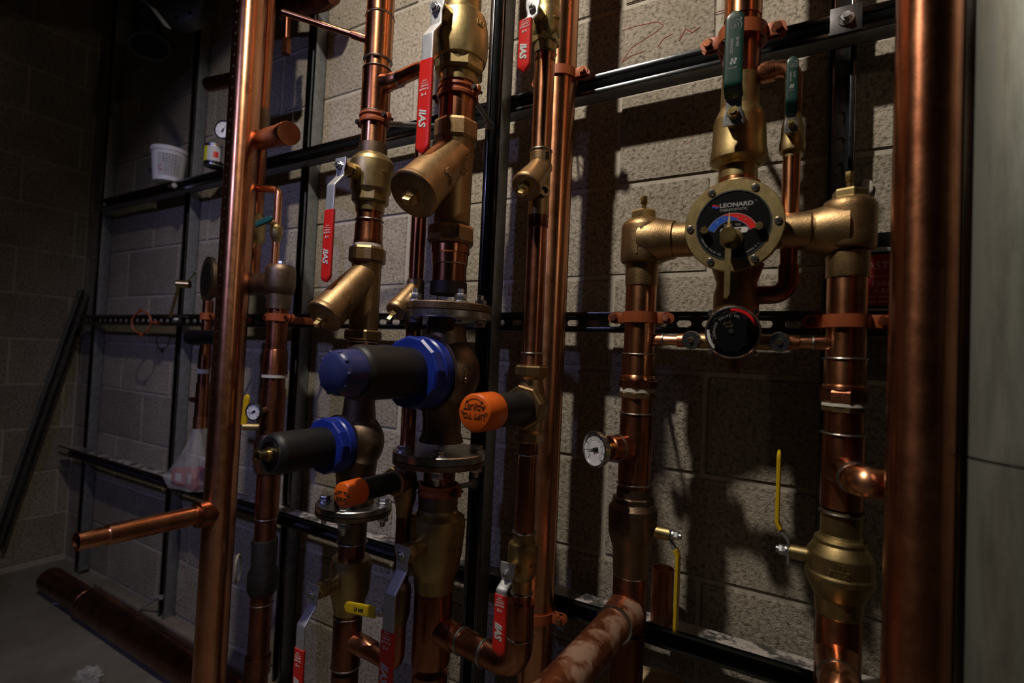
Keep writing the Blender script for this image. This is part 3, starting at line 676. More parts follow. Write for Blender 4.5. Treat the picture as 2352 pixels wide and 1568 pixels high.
# ------------------------------------------------------------------ LINE F (bypass)
ta = thing('copper_pipe', 'thin copper bypass pipe seen between the left line and the large strainer', 'pipe', (XF, YF, .9))
part('pipe', lambda bm: cyl(bm, (XF, YF, zat(XF, YF, 1080)), (XF, YF, zat(XF, YF, 660)), .0143, 28), COPPER_OLD, ta)
vlathe('adapter', XF, YF, [(640, 38), (644, 42), (690, 42)], BRONZE_DK, ta); vlathe('adapter', XF, YF, [(735, 40), (755, 40)], BRONZE_DK, ta)
y_strainer('small bronze strainer half hidden left of the upper bolted flange', XF, YF, [(688, 42), (735, 40)], 0, -.385, ZO-.112, .020, .0205, .009)
part('pipe', lambda bm: cyl(bm, (XF, YF, zat(XF, YF, 1410)), (XF, YF, zat(XF, YF, 1160)), .0143, 28), COPPER_DK, ta)
def orange_valve(label, X, Y, vert, zc, bonY, rbon, rh, h1, h2, rc, hexes, flip, bonmat=BRONZE):
    zb = min(P(X, Y, y, ww)[0] for y, ww in vert); th = thing('pressure_regulator', label, 'pressure regulator', (X, Y, zb)); O = V((X, Y, zc)); L = lambda yy: abs(yy-Y)
    def body(bm):
        lathe(bm, [P(X, Y, y, wd) for y, wd in vert], (X, Y, 0), Z_, 40); lathe(bm, [(-rbon*.5, rbon*.6), (-rbon*.2, rbon*.85), (L(bonY)-.012, rbon*.9)], O, OUT, 40)
    part('body', body, BRONZE, th, 40)
    part('bonnet', lambda bm: hexn(bm, O+OUT*(L(bonY)-.016), O+OUT*L(bonY), rbon, 8, .2), BRONZE, th, 15)
    part('spring_housing', lambda bm: lathe(bm, [(L(bonY)-.002, rh), (L(h1)-.002, rh), (L(h1), rh*.98), (L(h1)+.006, rh*.9)], O, OUT, 44), BLKP, th)
    cp = part('orange_knob', lambda bm: lathe(bm, [(L(h1), rc*.98), (L(h1)+.001, rc), (L(h2)-.003, rc*.97), (L(h2)-.001, rc*.93), (L(h2), rc*.86)], O, OUT, 48), ORGP, th, 40)
    F_ = O+OUT*(L(h2)+.0003); R, U = (X_, Z_) if not flip else (-X_, -Z_)
    def tx(bm):
        put_text(bm, 'LIFT TO', rc*.38, F_+U*(rc*.14), R, U, .0002, bold=.0002); put_text(bm, 'ADJUST', rc*.38, F_-U*(rc*.30), R, U, .0002, bold=.0002)
        pts = [(F_ - U*(rc*.10) + R*math.cos(math.radians(a_))*rc*.62 - U*(math.sin(math.radians(a_))*rc*.62)) for a_ in range(50, 131, 8)]
        tube(bm, pts, .0003, 6)
        for s in (0, -1):
            e = pts[s]; d_ = (pts[s]-pts[1 if s == 0 else -2]).normalized(); nn = d_.cross(OUT)*.0024
            q = [e+nn, e-nn, e+d_*.006]; vs = [bm.verts.new(p) for p in q]; bm.faces.new(vs)
        for s in (-1, 1):
            c_ = F_+R*(s*rc*.72); ring = [c_+(X_*math.cos(k*pi/6)+Z_*math.sin(k*pi/6))*rc*.085 for k in range(13)]; tube(bm, ring, .0002, 5); tube(bm, [c_-X_*.0015, c_+X_*.0015], .0002, 5)
            if s > 0: tube(bm, [c_-Z_*.0015, c_+Z_*.0015], .0002, 5)
    t_ = finish('printed_words', (lambda b_: (tx(b_), b_)[1])(B()), INK, cp)
    return th
orange_valve('small pressure regulator with orange knob above the lower left flange', XF, YF, [(1065, 36), (1075, 44), (1110, 50), (1150, 52), (1172, 40), (1190, 36)], ZO-.427, -.372, .027, .0195, -.450, -.489, .0220, [], False)
th = thing('ball_valve', 'small bypass valve with yellow sideways lever at bottom left of centre', 'valve', (XF, YF, zat(XF, YF, 1440)))
vlathe('body', XF, YF, [(1340, 34), (1350, 46), (1365, 50), (1415, 50), (1430, 44), (1445, 34)], BRONZE_DK, th)
zy = zat(XF, -.38, 1405)
stem(th, (XF, YF, zy), OUT, .024, .042, .010)
pa = at(880, 1408, -.378); pb = at(862, 1406, -.385); pc = at(792, 1392, -.385)
part('lever', lambda bm: ribbon(bm, [pa, pb, pb.lerp(pc, .3)], Z_, lambda s, L: (.014, .003)), ZINC, th)
part('grip', lambda bm: ribbon(bm, [pb, pb.lerp(pc, .25), pc], Z_, lambda s, L: (.021, .006), round_end=True), YELV, th)
part('printed_mark', lambda bm: put_text(bm, 'LF 600', .009, pb.lerp(pc, .5)+OUT*.0034, (pb-pc), Z_, .0002, bold=.0002), INK, th)
# ------------------------------------------------------------------ LINE C (slim)
red_valve('small brass ball valve at the top of the slim line with short red grip', XC, YC,
    [(-30, 56), (6, 58), (12, 64), (26, 66), (55, 66), (66, 62), (76, 54), (108, 50)],
    [(66, 86, 62, 6)], 19, -.372, -.392, (36, 52), 165, .0225, .011, emb=('600', .009, .7, 40), grip_y=46)
ta = thing('copper_pipe', 'slim bright copper pipe between the small top valve and small strainer', 'pipe', (XC, YC, zat(XC, YC, 340)))
vlathe('pipe', XC, YC, [(108, 46), (340, 46)], COPPER, ta); vlathe('socket', XC, YC, [(112, 48), (128, 49), (133, 46)], COPPER_OLD, ta); vring(XC, YC, 111, .0185, ta); vring(XC, YC, 338, .0185, ta)
def ctxt(th, S0, D, L, rb):
    a_ = math.radians(-30); n = V((math.cos(a_), math.sin(a_), 0)); z = zat(XC, YC, 365)
    part('cast_lettering', lambda bm: put_text(bm, '600', .009, V((XC, YC, z))+n*.0195, -Z_, Z_.cross(n), .0008), INK, th)
    q = V((XC+.022, YC-.012, zat(XC, YC, 447)))
    part('side_plug', lambda bm: lathe(bm, [(0, .006), (.012, .0095), (.020, .0095), (.020, .006), (.012, .005)], (XC+.005, YC-.005, q.z), V((.75, -.65, 0)), 20), BRONZE, th)
y_strainer('small bronze Y strainer on the slim line, with hexagonal cap facing out', XC, YC,
    [(334, 48), (345, 50), (375, 49), (400, 48), (462, 48), (490, 50)], 0, -.368, ZO+.092, .024, .025, .010, [], txt=ctxt)
zq = V((XC, -.368, ZO+.092)); dq = V((0, -1, -1)).normalized()
ta = thing('copper_pipe', 'long slim copper pipe from the small strainer down to the orange-capped regulator', 'pipe', (XC, YC, zat(XC, YC, 840)))
vlathe('pipe', XC, YC, [(488, 45), (836, 47)], COPPER_OLD, ta); vlathe('socket', XC, YC, [(492, 48), (516, 48), (519, 45)], COPPER_DK, ta); vlathe('socket', XC, YC, [(812, 49), (840, 50)], COPPER_OLD, ta); vring(XC, YC, 811, .0185, ta)
orange_valve('bronze pressure regulator with large bright orange knob facing the camera', XC, YC, [(838, 66), (866, 68), (872, 54), (900, 64), (960, 66), (990, 54), (998, 66), (1020, 66)], ZO-.268, -.352, .0365, .0265, -.440, -.487, .0285, [], True)
tq = [o for o in COL.objects if o.get('label', '').startswith('bronze pressure regulator with large')][0]
vhex('union_nut', XC, YC, 840, 866, 74, BRONZE, tq, 8); vhex('union_nut', XC, YC, 997, 1020, 70, BRONZE, tq, 8)
ta = thing('copper_pipe', 'slim copper pipe between the orange-capped regulator and the lower slim valve', 'pipe', (XC, YC, zat(XC, YC, 1235)))
vlathe('pipe', XC, YC, [(1020, 44), (1236, 47)], COPPER_OLD, ta); vlathe('socket', XC, YC, [(1018, 48), (1046, 48), (1049, 45)], COPPER_DK, ta); vring(XC, YC, 1047, .018, ta); vring(XC, YC, 1229, .0193, ta)
red_valve('small brass ball valve low on the slim line with short grey lever and red grip', XC, YC,
    [(1230, 50), (1253, 50), (1258, 68), (1266, 71), (1275, 72), (1310, 70), (1330, 60), (1338, 46), (1370, 46)],
    [(1250, 1262, 54, 6)], 1316, -.372, -.388, (1335, 1355), 1506, .0225, .010, emb=('600', .009, .7, 1300), grip_y=1366)
ta = thing('copper_pipe', 'copper nipple under the low slim valve beside the short red grip', 'pipe', (XC, YC, zat(XC, YC, 1480)))
vlathe('pipe', XC, YC, [(1368, 46), (1480, 46)], COPPER_OLD, ta); vring(XC, YC, 1371, .0185, ta)
# ================================================================== RIGHT ASSEMBLY
def bell_tee(label, X, Y, body, neck, cap_hex, stub, side, mat, emb=None):
    zb = P(X, Y, *neck[-1])[0]; th = thing('inlet_tee', label, 'pipe fitting', (X, Y, zb))
    zc = zat(X, Y, side[0]); d = side[1]; r1, r2, L1, L2 = side[2]
    def f(bm):
        lathe(bm, [P(X, Y, y, wd) for y, wd in body], (X, Y, 0), Z_, 56)
        lathe(bm, [(0, r1*1.25), (L1*.55, r1*1.18), (L1*.8, r1*1.05), (L1, r1)], (X, Y, zc), d, 44)
    part('body', f, mat, th, 40)
    vlathe('neck', X, Y, neck, mat, th)
    vhex('hex_plug', X, Y, cap_hex[0], cap_hex[1], cap_hex[2], BRASS, th, 6)
    zt_ = P(X, Y, cap_hex[0], cap_hex[2])[0]
    part('stop_stem', lambda bm: (cyl(bm, (X, Y, zt_-.004), (X, Y, zt_+stub*.55), .0042, 16), hexn(bm, (X, Y, zt_+stub*.5), (X, Y, zt_+stub), .0065)), BRASS_YL, th)
    part('outlet', lambda bm: lathe(bm, [(L1-.004, r2*.98), (L1, r2), (L1+.003, r2)], (X, Y, zc), d, 44), mat, th)
    if emb:
        n = V((emb[3], -1, 0)).normalized(); r = P(X, Y, body[len(body)//2][0], body[len(body)//2][1])[1]
        def g(bm):
            for s, size, py, mir in emb[0]:
                zz = zat(X+n.x*r, Y+n.y*r, py)
                if s == 'arrow':
                    o_ = V((X, Y, zz))+n*r; R = Z_.cross(n)*mir
                    for c_, sz in ((o_+R*-.004+Z_*-.004, (.003, .003, .020)), (o_+R*.003+Z_*.006, (.015, .003, .003)), (o_+R*.009+Z_*.006, (.003, .003, .008))): box(bm, c_, sz, Matrix.Rotation(math.atan2(R.y*mir, R.x*mir), 3, 'Z'))
                else: put_text(bm, s, size, V((X, Y, zz))+n*(r+.0001), Z_.cross(n), Z_, .001, bold=.0003)
        part('cast_lettering', g, mat, th)
    return th, zc
bt, zcL = bell_tee('cast bronze left inlet tee with small stem on top, left of the black dial', XL, YL,
    [(600, 80), (594, 96), (586, 101), (560, 101), (512, 101), (507, 99), (500, 88), (496, 70)], [(598, 76), (602, 76), (645, 75), (652, 74)], (477, 500, 58), .026,
    (556, X_, (.033, .026, .055, .02)), BRONZE, ([('LF', .0135, 527, 1), ('arrow', 0, 562, 1)], 0, 0, .12))
br, zcR = bell_tee('cast bronze right inlet tee with small stem on top, right of the black dial', XR, YR,
    [(566, 108), (560, 126), (552, 131), (530, 132), (470, 132), (458, 130), (450, 118), (446, 90)], [(572, 104), (576, 104), (628, 104), (632, 102)], (428, 452, 82), .028,
    (528, -X_, (.033, .026, .055, .02)), BRONZE, ([('arrow', 0, 515, -1)], 0, 0, -.12))
zcR = zcL = (zcL+zcR)/2
# pipes under the tees
ta = thing('copper_pipe', 'copper pipe run below the left inlet tee with couplings and a gauge branch', 'pipe', (XL, YL, zat(XL, YL, 1170)))
vlathe('pipe', XL, YL, [(648, 71), (825, 71)], COPPER, ta); vlathe('coupling', XL, YL, [(812, 75), (815, 76), (862, 76), (866, 82), (872, 84)], COPPER, ta)
vhex('union_nut', XL, YL, 872, 893, 86, COPPER_OLD, ta, 8); vlathe('paste_collar', XL, YL, [(893, 80), (902, 81)], RUBBER, ta); vhex('union_nut', XL, YL, 902, 916, 82, BRONZE, ta, 8)
vlathe('pipe', XL, YL, [(914, 72), (952, 72)], COPPER, ta); vlathe('tee', XL, YL, [(956, 76), (960, 76), (1105, 76), (1110, 75)], COPPER_OLD, ta); vlathe('pipe', XL, YL, [(1105, 72), (1165, 73)], COPPER_OLD, ta)
vring(XL, YL, 813, .0287, ta); vring(XL, YL, 952, .0287, ta); vring(XL, YL, 1118, .0287, ta)
zg = zat(XL, YL-.03, 1030); gd = V((-.50, -.86, 0)).normalized(); go = V((XL, YL, zg))
part('branch_socket', lambda bm: lathe(bm, [(.020, .0235), (.036, .021), (.056, .0205), (.058, .0185)], go, gd, 36), COPPER_OLD, ta)
part('solder_ring', lambda bm: lathe(bm, [(.036, .020), (.037, .0225), (.039, .0225), (.040, .020)], go, gd, 36), SOLDER, ta)
G = at(1368, 1037, -.278); gd2 = (V((G.x, G.y, zg))-go).normalized(); G = go + gd2*((V((G.x, G.y, zg))-go).length)
def gauge(label, G, N, R, back, dark=False, ang=-170):
    N = V(N).normalized(); Rr = Z_.cross(N).normalized(); U = N.cross(Rr)
    th = thing('dial_gauge', label, 'gauge', G)
    part('case', lambda bm: lathe(bm, [(-.010, R*.82), (-.008, R*.96), (-.002, R*.98), (0, R*1.04), (.0035, R*1.04), (.0045, R*.98), (.0045, R*.93), (.001, R*.90)], G, N, 48), BLKP if dark else STEEL, th)
    part('stem', lambda bm: cyl(bm, G-N*(.009+back), G-N*.009, .008, 20), BRASS if not dark else BRONZE, th)
    part('face', lambda bm: lathe(bm, [(.001, R*.90), (.0016, R*.90)], G, N, 48), DIALW, th)
    def tk(bm):
        for k in range(41):
            a_ = math.radians(225-270*k/40); r0 = R*(.62 if k % 5 else .54); d = Rr*math.cos(a_)+U*math.sin(a_)
            box(bm, G+N*.0017+d*((r0+R*.68)/2), (R*.68-r0, .0005, .0004), Matrix((d, d.cross(N), N)).transposed())
        for k in range(9):
            a_ = math.radians(225-270*k/8); d = Rr*math.cos(a_)+U*math.sin(a_); put_text(bm, str(k*20+20), R*.13, G+N*.0018+d*R*.78, Rr, U, .0001)
        ring = [G+N*.0017+(Rr*math.cos(t)+U*math.sin(t))*R*.52 for t in [math.radians(225-270*k/24) for k in range(25)]]; tube(bm, ring, .00015, 4)
    part('scale', tk, INK, th)['kind'] = 'stuff'
    a_ = math.radians(ang); d = Rr*math.cos(a_)+U*math.sin(a_)
    part('pointer', lambda bm: (tube(bm, [G+N*.003-d*R*.25, G+N*.003+d*R*.58], lambda f: .0012*(1.2-f)), cyl(bm, G+N*.0018, G+N*.0045, R*.09, 16), box(bm, G+N*.003-d*R*.22, (R*.2, R*.22, .0006), Matrix((d, d.cross(N), N)).transposed())), INK, th)
    return th
gauge('round white dial thermometer on a stub branch of the left inlet pipe', G, gd2, .0290, .03)
strut_clamp(XL, YL, .0275, 727, 'orange clamp on the left inlet pipe at the middle rail')
ta = thing('copper_pipe', 'copper pipe run below the right inlet tee with couplings and a forward elbow', 'pipe', (XR, YR, zat(XR, YR, 1185)))
vlathe('pipe', XR, YR, [(628, 96), (830, 96)], COPPER, ta); vlathe('coupling', XR, YR, [(822, 100), (826, 102), (884, 102), (888, 110), (896, 112)], COPPER, ta)
vhex('union_nut', XR, YR, 898, 926, 112, COPPER_OLD, ta, 8); vlathe('paste_collar', XR, YR, [(928, 106), (935, 108)], RUBBER, ta); vhex('union_nut', XR, YR, 934, 948, 106, BRONZE, ta, 8)
vlathe('pipe', XR, YR, [(948, 96), (995, 96)], COPPER_OLD, ta); vlathe('tee', XR, YR, [(998, 102), (1003, 103), (1170, 103), (1174, 100)], COPPER_OLD, ta)
vring(XR, YR, 823, .0287, ta); vring(XR, YR, 1000, .0290, ta); vring(XR, YR, 1186, .0285, ta)
zr = zat(XR, YR-.04, 1092); part('tee_outlet', lambda bm: lathe(bm, [(.01, .027), (.034, .024), (.050, .0215), (.052, .0205)], (XR, YR, zr), V((.25, -.97, 0)), 36), COPPER_OLD, ta)
hd = V((.25, -.97, 0)).normalized(); q0 = V((XR, YR, zr))+hd*.045
part('elbow', lambda bm: tube(bm, [q0, q0+hd*.030, q0+hd*.030+V((.040, 0.01, 0))], .0205, 32, .020, 10), COPPER, ta)
part('solder_ring', lambda bm: lathe(bm, [(.049, .020), (.050, .0222), (.053, .0222), (.054, .020)], (XR, YR, zr), hd, 36), SOLDER, ta)
strut_clamp(XR, YR, .0275, 735, 'orange clamp on the right inlet pipe at the middle rail')
# mixing valve ------------------------------------------------------
DX, DY, DZ = 2.957, -.262, ZO+.0275
th = thing('thermostatic_mixing_valve', 'bronze thermostatic mixing valve with round black dial and brass pointer knob', 'mixing valve', (DX, DY, DZ))
O = V((DX, DY, DZ))
part('flange_ring', lambda bm: lathe(bm, [(-.016, .066), (-.012, .0705), (-.0015, .0705), (0, .0695), (0, .052), (-.006, .052)], O, OUT, 96), BRASS, th)
part('body', lambda bm: (lathe(bm, [(-.10, .042), (-.085, .054), (-.03, .060), (-.014, .064)], O, OUT, 56),
    lathe(bm, [(-.148, .034), (-.10, .034), (-.08, .030), (-.05, .040)], (DX, YL, DZ), Z_, 40),
    cyl(bm, (DX-.12, YL, zcL), (DX+.12, YL, zcL), .0255, 40)), BRONZE, th, 40)
for s in (-1, 1): part('union_collar', lambda bm: lathe(bm, [(.062, .0265), (.064, .029), (.102, .029), (.104, .027)], (DX, YL, zcL), X_*s, 44), BRONZE, th)
part('top_neck', lambda bm: lathe(bm, [(.04, .036), (.07, .034), (.082, .031)], (DX, YL, DZ), Z_, 44), BRONZE, th)
part('dial_rim', lambda bm: lathe(bm, [(-.004, .0535), (.0006, .0535), (.0006, .0515), (-.004, .0515)], O, OUT, 96, caps=False), STEEL, th)
dial = part('dial_plate', lambda bm: lathe(bm, [(-.003, .0517), (-.0004, .0517)], O, OUT, 96), BLKS, th)
F_ = O+OUT*(-.0002); AC = F_+X_*-.001+Z_*-.020
def band(bm, a0, a1, r0, r1, lift, split=None):
    n = 30; q = []
    for k in range(n+1):
        f = k/n; a_ = math.radians(a0+(a1-a0)*f); lo, hi = r0, r1
        if split: lo, hi = split(f, r0, r1)
        d = X_*math.cos(a_)+Z_*math.sin(a_); q.append((bm.verts.new(AC+d*lo+OUT*lift), bm.verts.new(AC+d*hi+OUT*lift)))
    for a_, c_ in zip(q, q[1:]): bm.faces.new((a_[0], c_[0], c_[1], a_[1]))
bm = B(); band(bm, 157, 23, .0268, .0382, .0002); finish('scale_outline', bm, GRYP, dial)
bm = B(); band(bm, 156, 24, .0275, .0375, .0004, lambda f, a_, c_: (a_, a_+(c_-a_)*max(.03, min(1, (.68-f)/.36)))); finish('cold_scale', bm, DBLUM, dial)
bm = B(); band(bm, 156, 24, .0275, .0375, .0004, lambda f, a_, c_: (a_+(c_-a_)*max(.03, min(.98, (.68-f)/.36)), c_)); finish('hot_scale', bm, DREDM, dial)
def dl(bm):
    put_text(bm, 'LEONARD', .0088, F_+X_*.004+Z_*.0305, X_, Z_, .0003, sx=1.17, bold=.00025); put_text(bm, 'THERMOSTATIC', .0055, F_+X_*.0005+Z_*.0232, X_, Z_, .0003, sx=.98)
    put_text(bm, '®', .003, F_+X_*.031+Z_*.034, X_, Z_, .0003); put_text(bm, 'TYPE   TM', .0048, F_+X_*-.001+Z_*-.0005, X_, Z_, .0003, sx=1.1)
    arc_text(bm, 'LEONARD VALVE CO.', .0040, F_, X_, Z_, .0475, 202, 252, True); arc_text(bm, 'CRANSTON R.I. U.S.A.', .0040, F_, X_, Z_, .0475, 288, 342, True)
    for a_ in (130, 110, 75, 55): lathe(bm, [(0, .0009), (.0006, .0009)], AC+(X_*math.cos(math.radians(a_))+Z_*math.sin(math.radians(a_)))*.033, OUT, 10)
finish('dial_lettering', (lambda b_: (dl(b_), b_)[1])(B()), GRYP, dial)['kind'] = 'stuff'
def wave(bm, o_, w_, h_, R=X_, U=Z_):
    n = 10; up = [(w_*(k/n-.5), h_/2+math.sin(k/n*2*pi)*h_*.45) for k in range(n+1)]; dn = [(w_*(k/n-.5), -h_/2+math.sin(k/n*2*pi)*h_*.45) for k in range(n, -1, -1)]
    prism(bm, up+dn, o_, R, U, R.cross(U), .0003)
bm = B(); wave(bm, F_+X_*-.0255+Z_*.0315, .009, .0022); finish('red_wave_mark', bm, DREDM, dial)
bm = B(); wave(bm, F_+X_*-.0255+Z_*.0288, .009, .0022); finish('blue_wave_mark', bm, DBLUM, dial)
bm = B(); rr = .0042; pts = [(.0155*sx+rr*math.cos(t), rr*math.sin(t)) for sx, ts in ((1, range(-90, 91, 30)), (-1, range(90, 271, 30))) for t in [math.radians(q) for q in ts]]
prism(bm, pts, F_+X_*.002+Z_*-.0085, X_, Z_, OUT, .0005); nm = finish('name_label', bm, WHT, dial)
bm = B(); [box(bm, F_+X_*(-.008+k*.0045)+Z_*-.0072+OUT*.0007, (.0030 if k % 2 else .0038, .0003, .0030)) for k in range(5)]; finish('stamped_type', bm, INK, dial)['kind'] = 'stuff'
for k in range(6):
    a_ = math.radians(60*k+1); q = O+(X_*math.cos(a_)+Z_*math.sin(a_))*.0615
    s_ = part('flange_screw', lambda bm: lathe(bm, [(0, .0056), (.0012, .0056), (.0024, .0044), (.0026, .003)], q, OUT, 24), STEEL, th)
    rot = Matrix.Rotation(.4*k, 3, 'Y')
    bm = B(); box(bm, q+OUT*.0026, (.0058, .0006, .0012), rot); box(bm, q+OUT*.0026, (.0012, .0006, .0058), rot); finish('cross_slot', bm, INK, s_)
for a_ in (161, 19):
    q = AC+(X_*math.cos(math.radians(a_))+Z_*math.sin(math.radians(a_)))*.0405
    part('stop_bolt', lambda bm: (hexn(bm, q, q+OUT*.010, .0062, 6, .3), cyl(bm, q-OUT*.002, q+OUT*.003, .0045)), BRASS_YL, th, 20)
K0 = AC+Z_*-.002
kn = part('knob', lambda bm: lathe(bm, [(0, .0165), (.002, .0165), (.003, .0118), (.026, .0118), (.028, .0120), (.034, .0120), (.0355, .0110)], K0, OUT, 40), BRASS_YL, th)
K1 = K0+OUT*.030
bm = B(); vs = [bm.verts.new(K1+X_*x+Z_*z+OUT*y) for x, z, y in ((-.0025, .008, -.004), (.0025, .008, -.004), (.0025, .008, .003), (-.0025, .008, .003), (0, .036, -.002))]
for f in ((0, 1, 2, 3), (0, 1, 4), (1, 2, 4), (2, 3, 4), (3, 0, 4)): bm.faces.new([vs[i] for i in f])
finish('pointer', bm, BRASS_YL, kn)
bm = B(); prism(bm, [(-.0040, -.008), (.0040, -.008), (.0040, -.086), (.0005, -.093), (-.0040, -.092)], K1+OUT*-.003, X_, Z_, OUT, .0035); finish('handle_bar', bm, BRASS, kn)
# outlet at the top: copper, valve with green handle
XT = 2.953; YT = -.195
ta = thing('copper_pipe', 'short copper nipple between the black-dial mixing valve and the green-handled valve', 'pipe', (XT, YT, zat(XT, YT, 420)))
vlathe('nipple', XT, YT, [(385, 84), (425, 86)], COPPER_OLD, ta); vlathe('collar', XT, YT, [(400, 92), (412, 95), (424, 92)], COPPER, ta)
def green_valve(label, X, Y, body, hexes, ys, Ys, wd, yj, ye, rn, yg, Yj, sign=-1, w=.026):
    zs = zat(X, Ys, ys); zb = min(P(X, Y, y, ww)[0] for y, ww in body); th = thing('ball_valve', label, 'valve', (X, Y, zb))
    vlathe('body', X, Y, body, BRASS, th, sharp=17)
    for h in hexes: vhex('hex_end', X, Y, h[0], h[1], h[2], BRASS, th, h[3])
    part('bonnet', lambda bm: (cyl(bm, (X, Y, zs), (X, Ys+.012, zs), rn*1.5, 28), cyl(bm, (X, Ys+.014, zs), (X, Ys+.003, zs), rn*1.15, 24)), BRASS, th)
    part('stem_nut', lambda bm: (hexn(bm, (X, Ys-.002, zs), (X, Ys-.008, zs), rn*.95), cyl(bm, (X, Ys-.008, zs), (X, Ys-.013, zs), rn*.55, 18)), BRASS_YL, th, 25)
    zj = zat(X, Ys, yj); zg_ = zat(X, Yj, yg); ze = zat(X, Yj, ye)
    lever(th, X_, [(X, Ys, zs-.018*w/.026), (X, Ys, zj), (X, Yj, zg_), (X, Yj, zg_+.03)], w, .003, GRNV, [(X, Ys+(Yj-Ys)*.1, zj+(zg_-zj)*.1), (X, Yj, zg_), (X, Yj, ze)], plate_mat=STEEL)
    H = ze-zg_
    def tx(bm):
        put_text(bm, 'LEONARD', w*.20, (X-w*.10, Yj-.0035, zg_+H*.52), Z_, -X_, .0002); put_text(bm, 'VALVE', w*.20, (X+w*.20, Yj-.0035, zg_+H*.56), Z_, -X_, .0002)
        put_text(bm, 'DOM 600', w*.11, (X-w*.02, Yj-.0035, zg_+H*.22), X_, Z_, .0002); wave(bm, V((X-w*.08, Yj-.0034, zg_+H*.31)), w*.34, w*.10, Z_, -X_); wave(bm, V((X+w*.10, Yj-.0034, zg_+H*.31)), w*.34, w*.10, Z_, -X_)
        c_ = V((X+w*.04, Yj-.0035, zg_+H*.78)); ring = [c_+(X_*math.cos(k*pi/8)+Z_*math.sin(k*pi/8))*w*.19 for k in range(17)]; tube(bm, ring, .0003, 5); put_text(bm, 'P/G', w*.14, c_, Z_, -X_, .0002)
        tube(bm, [c_+(X_*math.cos(math.radians(t))+Z_*math.sin(math.radians(t)))*w*.36 for t in range(-50, 91, 14)], .0003, 5)
        put_text(bm, 'ON', w*.11, (X-w*.10, Yj-.0035, zg_+H*.90), Z_, -X_, .0002); put_text(bm, 'OFF', w*.11, (X+w*.36, Yj-.0035, zg_+H*.86), Z_, -X_, .0002)
    part('printed_words', tx, GRYP, th)
    return th
green_valve('large brass valve with upright dark green handle above the black dial', XT, YT,
    [(158, 84), (160, 88), (232, 92), (240, 104), (255, 120), (320, 128), (334, 134), (348, 134), (356, 124), (366, 96), (370, 90), (398, 92), (404, 86)],
    [(352, 368, 98, 8)], 260, -.262, .03, 226, 26, .0095, 196, -.278, w=.0265)
ta = thing('copper_pipe', 'copper riser above the large green-handled valve at the top', 'pipe', (XT, YT, zat(XT, YT, 190)))
part('pipe', lambda bm: cyl(bm, (XT, YT, zat(XT, YT, 190)), (XT, YT, ZTOP), rad(XT, YT, 84, 1.5), 44), COPPER_OLD, ta)
vlathe('coupling', XT, YT, [(-40, 88), (22, 88)], COPPER, ta); vlathe('tee', XT, YT, [(105, 87), (186, 87)], COPPER_OLD, ta)
XS, YS = 3.030, -.198
zst = zat(XS, YS, 150)
tb = thing('copper_pipe', 'thin copper loop pipe leaving the top riser right and dropping behind the dial', 'pipe', (XS, YS, zst))
part('pipe', lambda bm: tube(bm, [(XT, YT, zst), (XS, YS, zst), (XS, YS, zat(XS, YS, 262))], .0125, 24, .022, 8), COPPER_OLD, tb)
part('socket', lambda bm: cyl(bm, (XT+.03, YT, zst), (XT+.05, YT, zst), .0155, 24), COPPER_OLD, tb)
z2 = zat(XS, YS, 676)
part('pipe', lambda bm: tube(bm, [(XS, YS, zat(XS, YS, 345)), (XS, YS, z2), (2.965, YS, z2), (2.965, YS, z2-.03)], .0125, 24, .020, 8), COPPER, tb)
part('elbow', lambda bm: tube(bm, [(XS, YS, z2+.045), (XS, YS, z2), (XS-.045, YS, z2)], .0145, 24, .022, 8), COPPER_OLD, tb)
part('elbow', lambda bm: tube(bm, [(XS-.035, YS, z2), (2.965, YS, z2), (2.965, YS, z2-.03)], .0145, 24, .016, 8), COPPER_OLD, tb)
green_valve('small brass valve with short upright dark green handle, right of the large green one', XS, YS,
    [(255, 40), (268, 44), (285, 52), (310, 56), (325, 62), (338, 60), (342, 44), (356, 42)], [(328, 340, 58, 6)], 286, -.238, .03, 265, 130, .0058, 232, -.248, w=.0165)
strut_clamp(XT, YT, .034, 58, 'orange-brown clamp with side ears on the pipe behind the large green handle', hgt=.022)
# small thermostatic valve below ------------------------------------
SX, SY, SZ = 2.958, -.235, ZO-.133
th = thing('thermostatic_mixing_valve', 'small thermostatic valve with black scalloped knob between the two inlet pipes', 'mixing valve', (SX, SY, SZ)); O = V((SX, SY, SZ))
part('body', lambda bm: (lathe(bm, [(-.05, .030), (-.012, .037), (-.004, .039)], O, OUT, 48), lathe(bm, [(-.052, .013), (.045, .016)], (SX, YS, SZ), Z_, 28), cyl(bm, (SX-.072, YS, SZ-.013), (SX+.072, YS, SZ-.013), .0125, 24)), BRONZE, th, 40)
part('chrome_ring', lambda bm: lathe(bm, [(-.012, .0385), (-.010, .0405), (.002, .0405), (.004, .0385), (.004, .036)], O, OUT, 64), STEEL, th)
fp = part('face_plate', lambda bm: lathe(bm, [(.002, .0372), (.0042, .0372)], O, OUT, 64), BLKS, th)
Fq = O+OUT*.0044
def tx(bm):
    arc_text(bm, 'ADJUST SET POINT', .0035, Fq, X_, Z_, .0340, 205, 265, True); arc_text(bm, 'COLD', .0035, Fq, X_, Z_, .0340, 280, 300, True)
finish('face_lettering', (lambda b_: (tx(b_), b_)[1])(B()), GRYP, fp)
bm = B()
n = 14; q = [(bm.verts.new(Fq+(X_*math.cos(a_)+Z_*math.sin(a_))*.0325), bm.verts.new(Fq+(X_*math.cos(a_)+Z_*math.sin(a_))*.0368)) for a_ in [math.radians(15+80*k/n) for k in range(n+1)]]
for a_, c_ in zip(q, q[1:]): bm.faces.new((a_[0], c_[0], c_[1], a_[1]))
finish('red_arc', bm, DREDM, fp)
bm = B()
